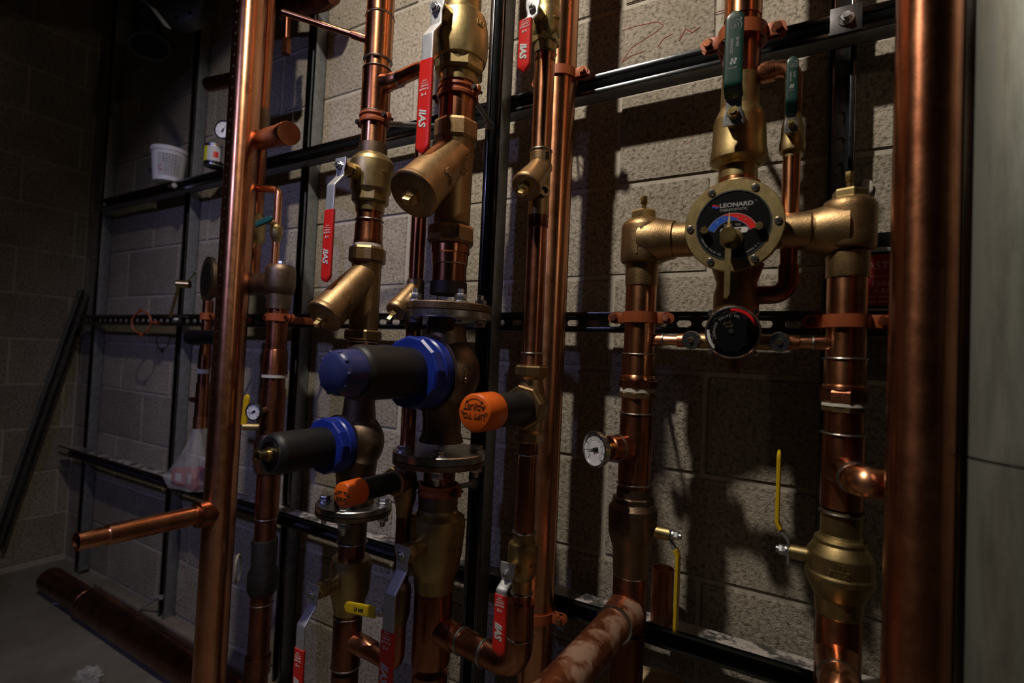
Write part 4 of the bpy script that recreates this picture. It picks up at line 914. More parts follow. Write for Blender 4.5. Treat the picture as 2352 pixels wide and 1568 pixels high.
q = [(bm.verts.new(Fq+(X_*math.cos(a_)+Z_*math.sin(a_))*.0325), bm.verts.new(Fq+(X_*math.cos(a_)+Z_*math.sin(a_))*.0368)) for a_ in [math.radians(175+50*k/n) for k in range(n+1)]]
for a_, c_ in zip(q, q[1:]): bm.faces.new((a_[0], c_[0], c_[1], a_[1]))
finish('white_arc', bm, WHT, fp)
def star(bm):
    N = 90; rings = []
    for t, k in ((.003, 1), (.012, 1), (.0145, .95)):
        rings.append([bm.verts.new(O+OUT*t+(X_*math.cos(2*pi*i/N)+Z_*math.sin(2*pi*i/N))*((.0305+.0017*math.cos(10*2*pi*i/N))*k)) for i in range(N)])
    for a_, c_ in zip(rings, rings[1:]):
        for i in range(N): bm.faces.new((a_[i], a_[(i+1) % N], c_[(i+1) % N], c_[i]))
    bm.faces.new(rings[-1])
kb = part('knob', star, BLKS, th, 40)
K = O+OUT*.0147
bm = B(); arc_text(bm, 'LEONARD VALVE CO.', .0052, K, X_, Z_, .0245, 205, 60); finish('knob_lettering', bm, GRYP, kb)
bm = B(); wave(bm, K+X_*-.006+Z_*.013, .012, .003, V((.85, 0, .5)).normalized(), V((-.5, 0, .85)).normalized()); wave(bm, K+X_*-.003+Z_*.008, .012, .003, V((.85, 0, .5)).normalized(), V((-.5, 0, .85)).normalized()); finish('gold_wave_mark', bm, BRASS_YL, kb)
bm = B(); lathe(bm, [(0, .0040), (.002, .0034)], K, OUT, 20); finish('centre_screw', bm, STEEL, kb)
for s in (-1, 1):
    for t in (-1, 1): part('corner_screw', lambda bm: lathe(bm, [(-.006, .0042), (.0, .0042), (.0015, .003)], O+X_*s*.033+Z_*t*.031, OUT, 16), STEEL, th)
part('bottom_plug', lambda bm: (cyl(bm, (SX, YS, SZ-.048), (SX, YS, SZ-.056), .012), hexn(bm, (SX, YS, SZ-.056), (SX, YS, SZ-.064), .009)), BRONZE, th)
for s, lab in ((-1, 'left'), (1, 'right')):
    u = V((SX+s*.064, YS-.012, SZ-.013))
    cp = part('check_cap', lambda bm: (lathe(bm, [(-.012, .013), (.004, .0150), (.012, .0150), (.014, .0138)], u, OUT, 40)), STEEL, th)
    bm = B(); hexn(bm, u+OUT*.013, u+OUT*.017, .0045); finish('cap_screw', bm, BRASS_YL, cp)
zz = SZ-.013
for (X0, lab, X1) in ((SX-.072, 'left', XL), (SX+.072, 'right', XR)):
    s = 1 if X1 > X0 else -1
    tb = thing('copper_tube', 'short thin copper tube joining the scalloped-knob valve to the %s inlet pipe' % lab, 'pipe', (X1, YS, zz))
    part('tube', lambda bm: cyl(bm, (X0, YS, zz), (X1, YS, zz), .0085, 20), COPPER, tb)
    part('socket', lambda bm: cyl(bm, (X0, YS, zz), (X0+s*.018, YS, zz), .0115, 20), COPPER_OLD, tb); part('socket', lambda bm: cyl(bm, (X1-s*.040, YS, zz), (X1, YS, zz), .0105, 20), COPPER_OLD, tb)
    part('solder_ring', lambda bm: cyl(bm, (X1-s*.042, YS, zz), (X1-s*.040, YS, zz), .0112, 20), SOLDER, tb)
# lower valves ------------------------------------------------------
def side_valve(label, X, Y, body, hexes, ys, s, Ls, pts, gp, w, mat, emb=None):
    zs = zat(X+s*Ls*.5, Y, ys); zb = min(P(X, Y, y, ww)[0] for y, ww in body); th = thing('ball_valve', label, 'valve', (X, Y, zb))
    vlathe('body', X, Y, body, mat, th, sharp=17)
    for h in hexes: vhex('hex_end', X, Y, h[0], h[1], h[2], mat, th, h[3])
    D = X_*s; C_ = V((X, Y, zs)); part('packing_gland', lambda bm: cyl(bm, C_+D*(Ls*.5), C_+D*Ls, .0105, 28), BRASS, th)
    part('stem_nut', lambda bm: (cyl(bm, C_+D*(Ls+.002), C_+D*(Ls+.005), .0085, 20), hexn(bm, C_+D*(Ls+.005), C_+D*(Ls+.013), .008), cyl(bm, C_+D*(Ls+.013), C_+D*(Ls+.017), .005)), BOLT, th, 25)
    part('lever', lambda bm: ribbon(bm, pts(C_+D*Ls), Y_, lambda q, L: (w*.85, .0035)), GALV, th); part('grip', lambda bm: ribbon(bm, gp(C_+D*Ls), Y_, lambda q, L: (w, .006), round_end=True), YELV, th)
    if emb:
        n = V((emb[0], -1, 0)).normalized()
        def g(bm):
            for t_, size, py in emb[1]:
                r = P(X, Y, py, emb[2])[1]; q = zat(X+n.x*r, Y+n.y*r, py); put_text(bm, t_, size, V((X, Y, q))+n*(r-.0003), Z_.cross(n), Z_, .0012)
        part('cast_lettering', g, mat, th)
    return th
side_valve('bronze ball valve under the thermometer with yellow lever hanging down', XL, YL,
    [(1128, 78), (1160, 80), (1166, 96), (1180, 112), (1192, 113), (1240, 110), (1262, 96), (1275, 88), (1330, 82), (1338, 78)], [(1150, 1168, 92, 8)], 1218, 1, .066,
    lambda c_: [c_+Z_*.010, c_-Z_*.012, c_+V((.012, 0, -.028)), c_+V((.012, 0, -.04))], lambda c_: [c_+V((.0085, 0, -.022)), c_+V((.013, 0, -.032)), c_+V((.013, 0, -.158))], .020, BRONZE_DK, (.05, [('150', .008, 1214), ('600', .010, 1230)], 112))
side_valve('broad bronze ball valve low on the right pipe with yellow lever pointing up', XR, YR,
    [(1180, 98), (1236, 100), (1243, 106), (1249, 122), (1254, 127), (1262, 127), (1266, 132), (1288, 157), (1292, 160), (1332, 163), (1338, 169), (1350, 169), (1356, 163), (1368, 150), (1382, 130), (1387, 120), (1425, 114), (1430, 106)], [], 1276, -1, .066,
    lambda c_: [c_-Z_*.018, c_+Z_*.014, c_+V((-.016, 0, .036)), c_+V((-.016, 0, .05))], lambda c_: [c_+V((-.012, 0, .031)), c_+V((-.0165, 0, .040)), c_+V((-.0165, 0, .150))], .020, BRASS, (-.05, [('175', .010, 1304), ('KITZ', .0115, 1321)], 160))
ta = thing('copper_pipe', 'dark vertical copper tee under the left bronze valve, feeding the big forward pipe', 'pipe', (XL, YL, .02))
zlp = ZO-.610
vlathe('tee', XL, YL, [(1330, 76), (1336, 80), (1450, 80), (1456, 76)], COPPER_DK, ta); part('pipe', lambda bm: cyl(bm, (XL, YL, .02), (XL, YL, zat(XL, YL, 1450)), .027, 36), COPPER_DK, ta); vring(XL, YL, 1333, .0285, ta)
dF = V((-.04, -1, -.02)).normalized(); o_ = V((XL, YL, zlp))
tb = thing('copper_pipe', 'large dusty copper pipe coming forward from the left tee toward the bottom edge', 'pipe', o_)
part('socket', lambda bm: lathe(bm, [(.02, .033), (.04, .0305), (.066, .0295), (.068, .0275)], o_, dF, 44), COPPER_DUST, tb); part('solder_ring', lambda bm: lathe(bm, [(.066, .027), (.067, .0305), (.070, .0305), (.071, .027)], o_, dF, 44), SOLDER, tb)
part('pipe', lambda bm: lathe(bm, [(.06, .027), (.62, .027)], o_, dF, 56), COPPER_DUST, tb)
ta = thing('copper_pipe', 'dark vertical copper tee under the right bronze valve with a short forward elbow', 'pipe', (XR, YR, .02))
vlathe('tee', XR, YR, [(1426, 106), (1430, 108), (1600, 112)], COPPER_OLD, ta); part('pipe', lambda bm: cyl(bm, (XR, YR, .02), (XR, YR, zat(XR, YR, 1580)), .027, 36), COPPER_DK, ta)
zt2 = zat(XR, YR-.04, 1530); part('tee_outlet', lambda bm: lathe(bm, [(.0, .030), (.034, .0265), (.055, .0255), (.056, .024)], (XR, YR, zt2), V((0, -1, -.15)), 40), COPPER, ta)
part('solder_ring', lambda bm: lathe(bm, [(.054, .024), (.055, .0265), (.057, .0265), (.058, .024)], (XR, YR, zt2), V((0, -1, -.15)), 40), SOLDER, ta)
part('elbow', lambda bm: tube(bm, [(XR, YR-.05, zt2-.007), (XR, YR-.095, zt2-.014), (XR, YR-.095, zt2-.12)], .0245, 36, .035, 10), COPPER, ta)
# loose copper stub standing on lower rail
sp = at(1519, 1420, -.066); ztop = zb_+.0207
bm = B(); lathe(bm, [(0, .0205), (.100, .0205), (.100, .0190), (.004, .0190)], (sp.x, -.066, ztop), Z_, 44, caps=False); o = finish('copper_coupling', bm, COPPER_DUST, None, (sp.x, -.066, ztop)); tag(o, 'loose open copper coupling standing on the lower rail behind the hanging yellow lever', 'coupling')
# warning sign behind the right pipe
s0 = at(2022, 640, -.012); th = thing('warning_sign', 'red warning sign with pale lettering on the wall behind the right pipe', 'sign', (s0.x, -.012, s0.z-.05))
part('board', lambda bm: box(bm, (s0.x+.02, -.010, s0.z), (.20, .004, .16), None, .001), plain('sign_white', (.45, .45, .45), .6), th)
part('red_panel', lambda bm: box(bm, (s0.x+.02, -.0125, s0.z-.002), (.19, .002, .088), None, .0005), plain('sign_red', (.30, .012, .014), .6), th)
part('black_band', lambda bm: (box(bm, (s0.x+.02, -.0125, s0.z+.068), (.20, .002, .024)), box(bm, (s0.x+.02, -.0125, s0.z+.045), (.19, .002, .004)), box(bm, (s0.x+.02, -.0125, s0.z-.049), (.19, .002, .004))), BLKS, th)
def sg(bm):
    for t_, sz, dz in (('ASTERS', .018, .022), ('ERING R', .012, -.009), ('A BOUL', .011, -.021)):
        put_text(bm, t_, sz, (s0.x+.010, -.0138, s0.z+dz), X_, Z_, .0002)
part('fine_print', lambda bm: [box(bm, (s0.x+.004+dx, -.0138, s0.z+dz), (.012, .0003, .0035)) for dz in (.004, -.031, -.040) for dx in (-.03, -.015, 0, .015)], plain('sign_fine', (.42, .14, .13), .6), th)['kind'] = 'stuff'
part('sign_lettering', sg, plain('sign_print', (.60, .30, .27), .6), th)['kind'] = 'stuff'
# white plaster dab near the right tee
dp_ = at(1990, 430, -.004); bm = B(); bmesh.ops.create_icosphere(bm, subdivisions=3, radius=1, matrix=Matrix.Translation(dp_) @ Matrix.Diagonal((.010, .003, .015, 1)))
for v in bm.verts: v.co += V((random.uniform(-.001, .001), 0, random.uniform(-.001, .001)))
o = finish('plaster_dab', bm, PAINT, None, dp_); tag(o, 'pale dab of plaster on the block wall above the right inlet tee', 'plaster')
# ================================================================== LEFT BACKGROUND ASSEMBLY (A)
XA, YA = 1.852, -.24
ta = thing('copper_pipe', 'dark copper pipe run behind the left riser, with couplings, down to the floor', 'pipe', (XA, YA, .02))
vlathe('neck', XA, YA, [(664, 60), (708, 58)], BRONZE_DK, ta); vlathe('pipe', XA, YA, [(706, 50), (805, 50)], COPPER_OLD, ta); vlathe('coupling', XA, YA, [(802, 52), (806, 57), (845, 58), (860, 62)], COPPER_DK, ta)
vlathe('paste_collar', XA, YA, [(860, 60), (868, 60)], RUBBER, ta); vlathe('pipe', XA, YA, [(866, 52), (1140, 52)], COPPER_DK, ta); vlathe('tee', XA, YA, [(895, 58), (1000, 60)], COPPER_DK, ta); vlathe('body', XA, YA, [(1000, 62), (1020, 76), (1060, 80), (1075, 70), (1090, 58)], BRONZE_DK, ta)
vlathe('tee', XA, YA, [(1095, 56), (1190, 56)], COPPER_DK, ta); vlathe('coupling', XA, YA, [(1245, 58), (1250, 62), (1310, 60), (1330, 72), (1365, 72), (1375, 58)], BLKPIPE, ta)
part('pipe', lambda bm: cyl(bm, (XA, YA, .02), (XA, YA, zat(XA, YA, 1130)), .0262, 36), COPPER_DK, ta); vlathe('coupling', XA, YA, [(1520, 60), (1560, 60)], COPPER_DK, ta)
for y in (897, 1196, 1247, 1395, 1524): vring(XA, YA, y, .0275, ta)
strut_clamp(XA, YA, .0262, 728, 'rust-red clamp on the dark pipe behind the left riser at the middle rail')
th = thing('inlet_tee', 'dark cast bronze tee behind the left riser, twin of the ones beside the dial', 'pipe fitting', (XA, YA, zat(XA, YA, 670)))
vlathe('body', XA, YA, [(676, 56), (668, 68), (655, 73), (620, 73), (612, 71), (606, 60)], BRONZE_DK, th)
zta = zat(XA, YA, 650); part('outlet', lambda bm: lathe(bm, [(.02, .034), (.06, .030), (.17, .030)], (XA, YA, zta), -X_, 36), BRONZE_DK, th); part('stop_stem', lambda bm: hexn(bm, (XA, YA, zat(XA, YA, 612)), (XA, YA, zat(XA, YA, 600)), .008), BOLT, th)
g0 = at(583, 945, -.305)
gauge('round dial thermometer with pale blue face behind the left riser', g0, V((.28, -.96, 0)), .0215, .03, True, -160)
th = thing('ball_valve', 'small valve with yellow lever peeking out beside the left riser behind its thermometer', 'valve', (XA-.03, YA-.04, zat(XA, YA, 960)))
p0 = at(568, 905, -.285); p1 = at(560, 975, -.285)
part('grip', lambda bm: ribbon(bm, [p1, p0], X_, lambda s, L: (.020, .007), round_end=True), YELV, th); part('stem', lambda bm: cyl(bm, p1+V((.0, -.002, -.005)), (XA, YA, p1.z-.005), .009), BRASS, th)
# elbowed small pipe with green handle
e0, e1, e2 = at(585, 432, -.25), at(641, 436, -.25), at(634, 610, -.245)
ta = thing('copper_pipe', 'thin copper elbow pipe dropping to the small teal-handled valve behind the left riser', 'pipe', e0)
part('pipe', lambda bm: tube(bm, [e0, e1, (e1.x+.0, -.25, e2.z)], .0095, 20, .02, 8), COPPER, ta)
xm = e1.x; th = thing('ball_valve', 'small brass valve with teal green handle behind the left riser', 'valve', (xm, -.25, zat(xm, -.25, 545)))
vlathe('body', xm, -.25, [(515, 22), (520, 30), (538, 30), (545, 24), (556, 18)], BRASS, th); zv = zat(xm, -.27, 510)
part('grip', lambda bm: ribbon(bm, [(xm-.035, -.285, zv-.006), (xm+.03, -.285, zv+.004)], Z_, lambda s, L: (.016, .008), round_end=True), plain('teal_vinyl', (.008, .085, .085), .4), th); part('stem', lambda bm: cyl(bm, (xm, -.25, zv), (xm, -.282, zv), .007), BRASS, th)
# capped stub
c0, c1 = at(597, 322, -.25), at(664, 306, -.33)
ta = thing('capped_pipe', 'short capped copper stub sticking out right from behind the left riser', 'pipe', c0); d = c1-c0
part('pipe', lambda bm: lathe(bm, [(0, .0255), (d.length-.035, .0255)], c0, d, 40), COPPER_OLD, ta); part('end_cap', lambda bm: lathe(bm, [(d.length-.045, .0268), (d.length-.003, .0275), (d.length, .0265)], c0, d, 40), COPPER_OLD, ta)
# pipe behind the riser, upper
YU = -.225; XU = at(606, 150, YU).x
ta = thing('copper_pipe', 'dark copper pipe and green-bodied valve mostly hidden behind the left riser', 'pipe', (XU, YU, ZO))
part('pipe', lambda bm: cyl(bm, (XU, YU, zta), (XU, YU, ZTOP), .022, 32), COPPER_OLD, ta); vlathe('valve_body', XU, YU, [(488, 40), (495, 54), (545, 56), (558, 42)], BRASS, ta); vlathe('coupling', XU, YU, [(245, 44), (300, 46)], BRONZE_DK, ta)
s0_, s1_ = at(478, 195, -.22), at(590, 172, -.20)
bm = B(); d = s1_-s0_; lathe(bm, [(0, .019), (.002, .021), (d.length, .021)], s0_, d, 30); o = finish('copper_pipe', bm, COPPER_DK, None, s0_); tag(o, 'short dark copper stub poking left from behind the left riser near the top', 'pipe')
gauge('dim round dial gauge half hidden left of the riser near the top', at(514, 298, -.20), V((.45, -.89, 0)), .028, .205, True, 60)
# left inner column
XI = at(468, 860, -.24).x; YI = -.24
ta = thing('copper_pipe', 'small copper pipe with white collar left of the riser, ending open above the bag', 'pipe', (XI, YI, zat(XI, YI, 985)))
vlathe('pipe', XI, YI, [(690, 26), (850, 28)], COPPER_OLD, ta); vlathe('coupling', XI, YI, [(800, 28), (812, 30), (845, 32)], COPPER_OLD, ta); vlathe('paste_collar', XI, YI, [(848, 32), (858, 32)], PAINT, ta); vlathe('pipe', XI, YI, [(856, 29), (880, 29)], COPPER_OLD, ta); vlathe('tee', XI, YI, [(880, 33), (960, 34)], COPPER_OLD, ta); vlathe('open_end', XI, YI, [(958, 37), (985, 37)], COPPER, ta)
zs_ = zat(XI, YI, 921); part('nipple', lambda bm: cyl(bm, (XI, YI, zs_), (XI-.055, YI, zs_), .008, 18), COPPER, ta)
strut_clamp(XI, YI, .016, 726, 'small bright orange clamp left of the left riser at the slotted rail', ears=(1,))
kb0 = at(435, 775, -.30); kb1 = at(520, 773, -.28)
bm = B(); d = kb1-kb0; lathe(bm, [(0, .014), (.003, .020), (.03, .022), (.035, .020), (d.length, .020)], kb0, d, 32); o = finish('valve_knob', bm, BLKS, None, kb0); tag(o, 'glossy black knob cylinder poking left from behind the left riser', 'knob')
# side-on mixing valve at left
mo = at(484, 642, -.20); th = thing('thermostatic_mixing_valve', 'bronze mixing valve with dark dial seen edge-on left of the left riser', 'mixing valve', mo)
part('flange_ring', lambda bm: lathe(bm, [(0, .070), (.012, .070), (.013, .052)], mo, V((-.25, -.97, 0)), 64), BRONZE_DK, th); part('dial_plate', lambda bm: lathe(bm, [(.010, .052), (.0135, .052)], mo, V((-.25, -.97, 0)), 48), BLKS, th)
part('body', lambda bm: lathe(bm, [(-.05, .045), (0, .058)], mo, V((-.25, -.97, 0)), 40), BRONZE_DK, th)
ko = mo+V((-.02, -.05, -.022)); part('knob', lambda bm: lathe(bm, [(0, .012), (.035, .012), (.037, .010)], ko, V((-.6, -.5, -.0)), 28), BRASS_YL, th)
part('pointer', lambda bm: tube(bm, [ko+V((-.01, 0, .012)), ko+V((.05, -.01, .035))], .002, 8), BRASS_YL, th); part('handle_bar', lambda bm: ribbon(bm, [ko+V((-.022, -.02, -.008)), ko+V((-.06, -.02, -.10))], Y_, lambda s, L: (.006, .010)), BRASS, th)
# wire ring hanger on the slotted rail
rc_ = at(325, 740, -.115); bm = B(); 
th = thing('wire_ring_hanger', 'thin open orange ring hanger fixed to the slotted rail at the far left', 'ring hanger', rc_)
RR = .042; Rn = V((.35, -.94, 0)).normalized(); Rx = Z_.cross(Rn)
part('ring', lambda bm: tube(bm, [rc_+(Rx*math.cos(t)+Z_*math.sin(t))*RR for t in [2*pi*k/40 for k in range(41)]], .0035, 8), CLAMP, th)
part('ear', lambda bm: (box(bm, rc_-Z_*(RR+.006), (.022, .006, .014), None, .002), box(bm, rc_+Z_*(RR+.006)-Rx*.01, (.02, .006, .008), None, .002)), CLAMP, th); part('rod', lambda bm: (cyl(bm, rc_+Rx*RR, rc_+Rx*(RR+.03), .005), hexn(bm, rc_+Rx*(RR+.02), rc_+Rx*(RR+.03), .009)), CLAMP, th)
# ------------------------------------------------------------------ loose items at left
bx, by = .0, -.078; bx = at(386, 420, -.078).x; zb0 = zt+.0210
th = thing('plastic_tub', 'white plastic tub with printed label standing on the upper rail', 'tub', (bx, by, zb0))
part('tub_wall', lambda bm: lathe(bm, [(0, .047), (.002, .050), (.112, .060), (.113, .063), (.127, .064), (.129, .0625), (.129, .059), (.01, .048)], (bx, by, zb0), Z_, 56), plain('white_plastic', (.88, .88, .92), .45), th)
nb = V((CAM.x-bx, CAM.y-by, 0)).normalized(); a0_ = math.atan2(nb.y, nb.x)
def lab(bm):
    n = 12; q = []
    for k in range(n+1):
        a_ = a0_+math.radians(-40+80*k/n); d_ = V((math.cos(a_), math.sin(a_), 0)); q.append((bm.verts.new(V((bx, by, zb0+.018))+d_*.0524), bm.verts.new(V((bx, by, zb0+.10))+d_*.0596)))
    for a_, c_ in zip(q, q[1:]): bm.faces.new((a_[0], c_[0], c_[1], a_[1]))
part('paper_label', lab, plain('tub_label', (.58, .58, .60), .6), th)
rtb = Z_.cross(nb)
def lt(bm):
    rs = random.Random(3)
    for k in range(9):
        z = .095-k*.0085; r_ = .0498+.0103*z/.112+.0008
        for q_ in range(5): box(bm, V((bx, by, zb0+z))+nb*(r_+.0004)+rtb*((.008 if k > 3 else 0)+(q_-2)*.0095), (rs.uniform(.004, .008), .0004, .0016), Matrix.Rotation(math.atan2(rtb.y, rtb.x), 3, 'Z'))
part('label_print', lt, INK, th)['kind'] = 'stuff'
def dia(bm):
    c_ = V((bx, by, zb0+.045))+nb*.0505-rtb*.026; s = .011
    for a_, b2 in (((0, s), (s, 0)), ((s, 0), (0, -s)), ((0, -s), (-s, 0)), ((-s, 0), (0, s))): tube(bm, [c_+rtb*a_[0]+Z_*a_[1], c_+rtb*b2[0]+Z_*b2[1]], .0007, 5)
    put_text(bm, '!', .012, c_, rtb, Z_, .0002)
part('hazard_mark', dia, DREDM, th)
part('brush_handle', lambda bm: tube(bm, [(bx+.01, by, zb0+.03), at(335, 320, -.08)], .004, 8), plain('brush_wood', (.12, .05, .025), .6), th)
cx_, cy_ = at(492, 380, -.105).x, -.105
th = thing('small_can', 'small can with yellow and white label on the upper rail beside the left riser', 'can', (cx_, cy_, zb0))
part('can_wall', lambda bm: lathe(bm, [(0, .030), (.002, .032), (.068, .032), (.070, .0335), (.073, .0335), (.074, .031), (.074, .012), (.080, .012)], (cx_, cy_, zb0), Z_, 40), STEEL, th)
part('base_band', lambda bm: lathe(bm, [(.004, .0324), (.014, .0326)], (cx_, cy_, zb0), Z_, 40, caps=False), BLKS, th)
def sect(bm, a0, a1, z0, z1, r):
    q = []
    for k in range(13):
        a_ = math.radians(a0+(a1-a0)*k/12); d_ = V((math.cos(a_), math.sin(a_), 0)); q.append((bm.verts.new(V((cx_, cy_, zb0+z0))+d_*r), bm.verts.new(V((cx_, cy_, zb0+z1))+d_*r)))
    for a_, c_ in zip(q, q[1:]): bm.faces.new((a_[0], c_[0], c_[1], a_[1]))
part('yellow_label', lambda bm: sect(bm, -140, -72, .014, .064, .0327), plain('label_yellow', (.55, .55, .03), .5), th); part('white_label', lambda bm: sect(bm, -72, 0, .014, .064, .0327), plain('label_white', (.5, .5, .5), .5), th); part('red_mark', lambda bm: sect(bm, -38, -10, .025, .045, .0330), DREDM, th)
# bright bolt hanging under tub
q = at(398, 428, -.10); bm = B(); hexn(bm, q, q+V((.02, -.006, .0)), .010); cyl(bm, q, q+V((-.03, 0, .004)), .005, 12); o = finish('loose_bolt', bm, BOLT, None, q); tag(o, 'bright hex bolt and nut on the upper rail at the foot of the white tub', 'bolt')
# plastic bag with red boxes on lower rail
ztb = zb_+.021; bcx = 1.235
th = thing('plastic_bag', 'clear crumpled plastic bag slumped on the lower rail left of the riser', 'bag', (bcx, -.10, ztb))
def bag(bm):
    rs = random.Random(5); N = 28; rings = []
    prof = [(0, .105, .05), (.025, .118, .055), (.05, .105, .05), (.08, .075, .042), (.11, .05, .032), (.15, .03, .02), (.20, .012, .012), (.215, .020, .015)]
    for z, rx, ry in prof:
        rings.append([bm.verts.new((bcx+rx*math.cos(2*pi*i/N)*(1+.12*math.sin(3*i+z*60)+rs.uniform(-.09, .09))+z*.10, -.105+ry*math.sin(2*pi*i/N)*(1+rs.uniform(-.12, .12)), ztb+.002+z+rs.uniform(-.004, .004)*(z > 0))) for i in range(N)])
    for a_, c_ in zip(rings, rings[1:]):
        for i in range(N): bm.faces.new((a_[i], a_[(i+1) % N], c_[(i+1) % N], c_[i]))
    bm.faces.new(rings[0])
part('film', bag, POLY, th, 25)
RBX = plain('box_red', (.26, .02, .02), .6); WBX = plain('box_white', (.42, .40, .41), .6)
for k, (dx, sx, sz, an) in enumerate(((-.035, .07, .052, .1), (.042, .065, .062, -.15))):
    tb = thing('small_carton', ['red printed carton inside the clear bag, left one', 'red carton with white window inside the clear bag, nearer the riser'][k], 'box', (bcx+dx, -.105, ztb+.003)); M_ = Matrix.Rotation(an, 3, 'Z')
    part('carton', lambda bm: box(bm, (bcx+dx, -.105, ztb+.004+sz/2), (sx, .05, sz), M_, .001), RBX, tb); part('white_panel', lambda bm: box(bm, V((bcx+dx, -.105, ztb+.004+sz*.55))+M_ @ V((.004, -.0255, 0)), (sx*.45, .001, sz*.5), M_), WBX, tb)
# big copper pipe lying on the floor
P0, P1 = V((.36, -.17, .054)), V((1.60, -.17, .054))
th = thing('floor_pipe', 'thick dark copper pipe with a reducer lying along the floor at lower left', 'pipe', P0)
part('pipe', lambda bm: lathe(bm, [(0, .045), (.002, .047), (.33, .047), (.36, .0535), (1.62, .0535)], P0, X_, 48), COPPER_DK, th); part('seam', lambda bm: lathe(bm, [(.345, .05), (.35, .0535), (.36, .0545), (.365, .05)], P0, X_, 48), COPPER_OLD, th)
# wooden-ish bottom plate along wall, floor debris
bm = B(); box(bm, (1.4, -.03, .012), (1.9, .05, .024), None, .002); o = finish('floor_board', bm, plain('old_board', (.20, .17, .14), .8, 0, .4, 80, .2), None, (1.4, -.03, 0)); tag(o, 'dusty board lying along the foot of the back wall', 'board')
q = atZ(372, 1362, .15); q = V((.86, -.06, .13)); q2 = atZ(315, 1388, .04)
th = thing('loose_rod', 'short pale threaded rod leaning down from the second post to the floor', 'rod', V((q2.x, q2.y, .01))); part('rod', lambda bm: cyl(bm, V((q2.x, q2.y, .012)), V((.97, -.05, .10)), .004, 10), ZINC, th); part('knob_end', lambda bm: cyl(bm, V((.955, -.052, .095)), V((.985, -.048, .105)), .009, 12), ZINC, th)
# crumpled sheet bundle at far lower left
def crumple(name, label, cat, c0, s, seed, mat, sub=3, amp=.35):
    rs = random.Random(seed); bm = B(); bmesh.ops.create_icosphere(bm, subdivisions=sub, radius=1)
    for v in bm.verts:
        k = 1+rs.uniform(-amp, amp)*.5+.18*math.sin(5*v.co.x+seed)+.12*math.sin(7*v.co.z); v.co = V((v.co.x*s[0]*k, v.co.y*s[1]*k, max(-.98, v.co.z*k)*s[2]))+V(c0)
    zmin = min(v.co.z for v in bm.verts)
    for v in bm.verts: v.co.z += .002-zmin
    o = finish(name, bm, mat, None, (c0[0], c0[1], 0), sharp=12); tag(o, label, cat); return o
q = atZ(25, 1330, .10)
crumple('cloth_bundle', 'pale crumpled sheet bundle on the floor at the far lower left', 'cloth', (.20, -.42, .08), (.13, .10, .09), 3, plain('pale_sheet', (.34, .32, .31), .7, 0, 0, 10, .2), 3, .3)
q = atZ(200, 1560, .02); crumple('plastic_scrap', 'small crumpled clear plastic scrap on the floor at the bottom edge', 'plastic', (q.x, q.y, .02), (.045, .03, .025), 9, POLY, 3, .6)
for k, (px, py, lb) in enumerate(((130, 1385, 'tiny pale wood chip on the floor near the sheet bundle'), (275, 1430, 'thin dark offcut on the floor beside the thick floor pipe'))):
    q = atZ(px, py, .004); bm = B(); box(bm, (q.x, q.y, .003), ((.03, .006, .004) if k == 0 else (.10, .004, .004)), Matrix.Rotation(.5+k, 3, 'Z')); o = finish('offcut', bm, [PAINT, BLKPIPE][k], None, (q.x, q.y, 0)); tag(o, lb, 'offcut')
# ------------------------------------------------------------------ overhead left: pipes, valve wheel body, conduit
h0 = at(690, -30, -.28)
th = thing('copper_pipe', 'big dark copper pipe end crossing overhead between left riser and left valve line', 'pipe', at(620, 20, -.40))
b0, b1 = at(560, 55, -.06), at(765, -12, -.11)
part('pipe', lambda bm: lathe(bm, [(0, .030), ((b1-b0).length*.55, .030)], b0, b1-b0, 40), BLKPIPE, th); part('elbow', lambda bm: lathe(bm, [((b1-b0).length*.5, .034), ((b1-b0).length*.92, .034), ((b1-b0).length, .026)], b0, b1-b0, 40), COPPER_DK, th)
part('drain_plug', lambda bm: (cyl(bm, at(660, 35, -.14), at(658, 100, -.14), .010), hexn(bm, at(658, 90, -.14), at(657, 125, -.14), .014)), COPPER_DK, th)
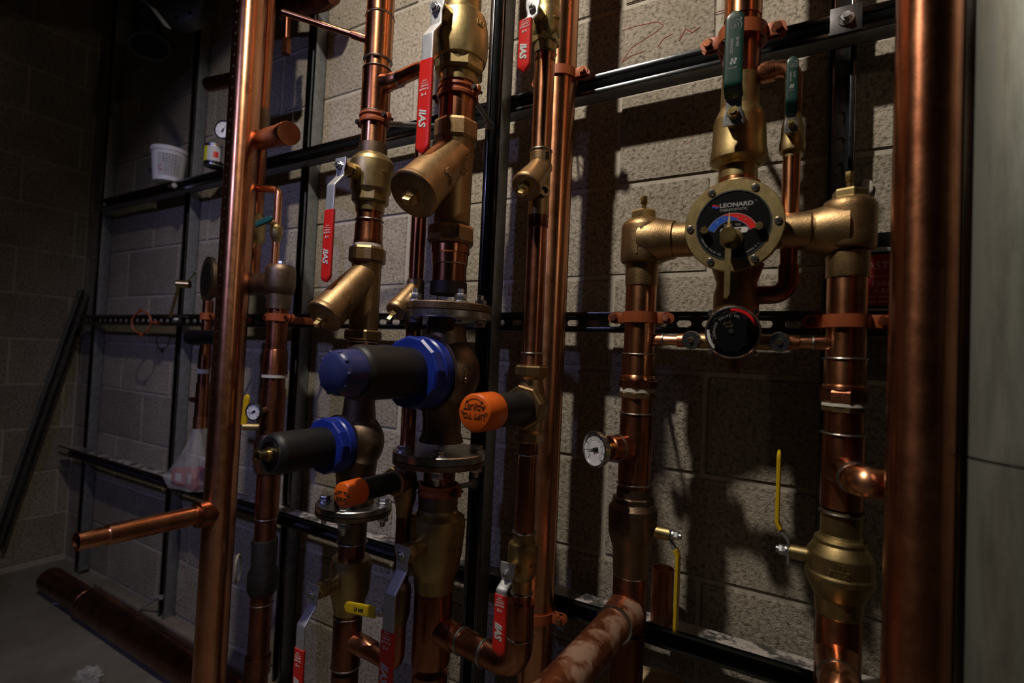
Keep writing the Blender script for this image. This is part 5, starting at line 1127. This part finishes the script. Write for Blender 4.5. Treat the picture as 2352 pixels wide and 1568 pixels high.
# dark funnel-shaped head (floodlight) hanging top left
f0, f1 = at(325, 0, -.16), at(345, 108, -.16)
th = thing('lamp_head', 'dark unlit bell-shaped metal head hanging at the top left', 'lamp', f0); d = f1-f0
part('bell', lambda bm: lathe(bm, [(0, .03), (d.length*.25, .040), (d.length*.75, .052), (d.length, .066), (d.length, .062), (d.length*.7, .046)], f0, d, 40), GALV_IN, th); part('opening', lambda bm: lathe(bm, [(d.length-.01, .060), (d.length-.008, .060)], f0, d, 40), BLKS, th)
part('bracket', lambda bm: ribbon(bm, [at(330, 2, -.25), at(352, 20, -.27), at(385, 62, -.27)], Y_, lambda s, L: (.02, .004)), ZINC, th)
k0 = at(425, 15, -.13); th = thing('pump_body', 'dark round grey casing beside the bell-shaped head at the top left', 'pump', k0); part('casing', lambda bm: lathe(bm, [(-.03, .06), (-.02, .085), (.03, .085), (.04, .07)], k0, V((.5, -.85, 0)), 48), GALV_IN, th); part('rim_bolt', lambda bm: [hexn(bm, k0+V((.5, -.85, 0))*.040+(Z_*math.cos(t)+V((.86, .5, 0))*math.sin(t))*.068, k0+V((.5, -.85, 0))*.046+(Z_*math.cos(t)+V((.86, .5, 0))*math.sin(t))*.068, .007) for t in [pi*k/4 for k in range(8)]], BLKPIPE, th)['kind'] = 'stuff'
# added box, unseen above the frame, keeps lamp light off the upper left wall
bm = B(); box(bm, (.95, -.62, ZO+1.30), (1.7, .45, .26), None, .004); o = finish('light_blocker', bm, GALV_IN, None, (.95, -.62, ZO+1.17)); tag(o, 'added unseen overhead box shading the upper left wall', 'light blocker')

# tan rounded end at the bottom edge behind the forward pipe, and a pale ring on the dark pipe
q = at(1416, 1548, -.10)
th = thing('pipe_stub', 'pale tan rounded pipe elbow at the bottom edge, behind the big forward pipe', 'pipe', (q.x, q.y, .02))
part('elbow', lambda bm: tube(bm, [(q.x-.005, q.y, .02), (q.x-.005, q.y, q.z-.01), (q.x+.12, q.y+.02, q.z-.01)], .034, 36, .034, 12), plain('tan_cast', (.40, .30, .17), .55, .2, .4, 150, .25), th)
q = at(546, 1305, -.285)
th = thing('pull_ring', 'pale thin metal ring beside the dark pipe, right of the left riser low down', 'ring', q)
part('ring', lambda bm: tube(bm, [q+(V((.6, -.8, 0))*math.cos(t)*.016+Z_*math.sin(t)*.034) for t in [2*pi*k/28 for k in range(29)]], .0035, 8), plain('pale_metal', (.45, .42, .34), .5, .5), th)
# the three valve lines go on up to the ceiling above the frame
for X, Y, wd, lb in ((XD, YD, 78, 'copper riser going up out of frame from the large top valve'), (XE, YE, 60, 'copper riser going up out of frame above the left line coupling')):
    z0 = P(X, Y, -38, wd)[0]; r0 = {78: .0335, 60: .0262, 45: .0172}[wd]
    bm = B(); cyl(bm, (X, Y, z0-.004), (X, Y, ZTOP), r0, 40); o = finish('copper_pipe', bm, COPPER, None, (X, Y, z0)); tag(o, lb, 'pipe')
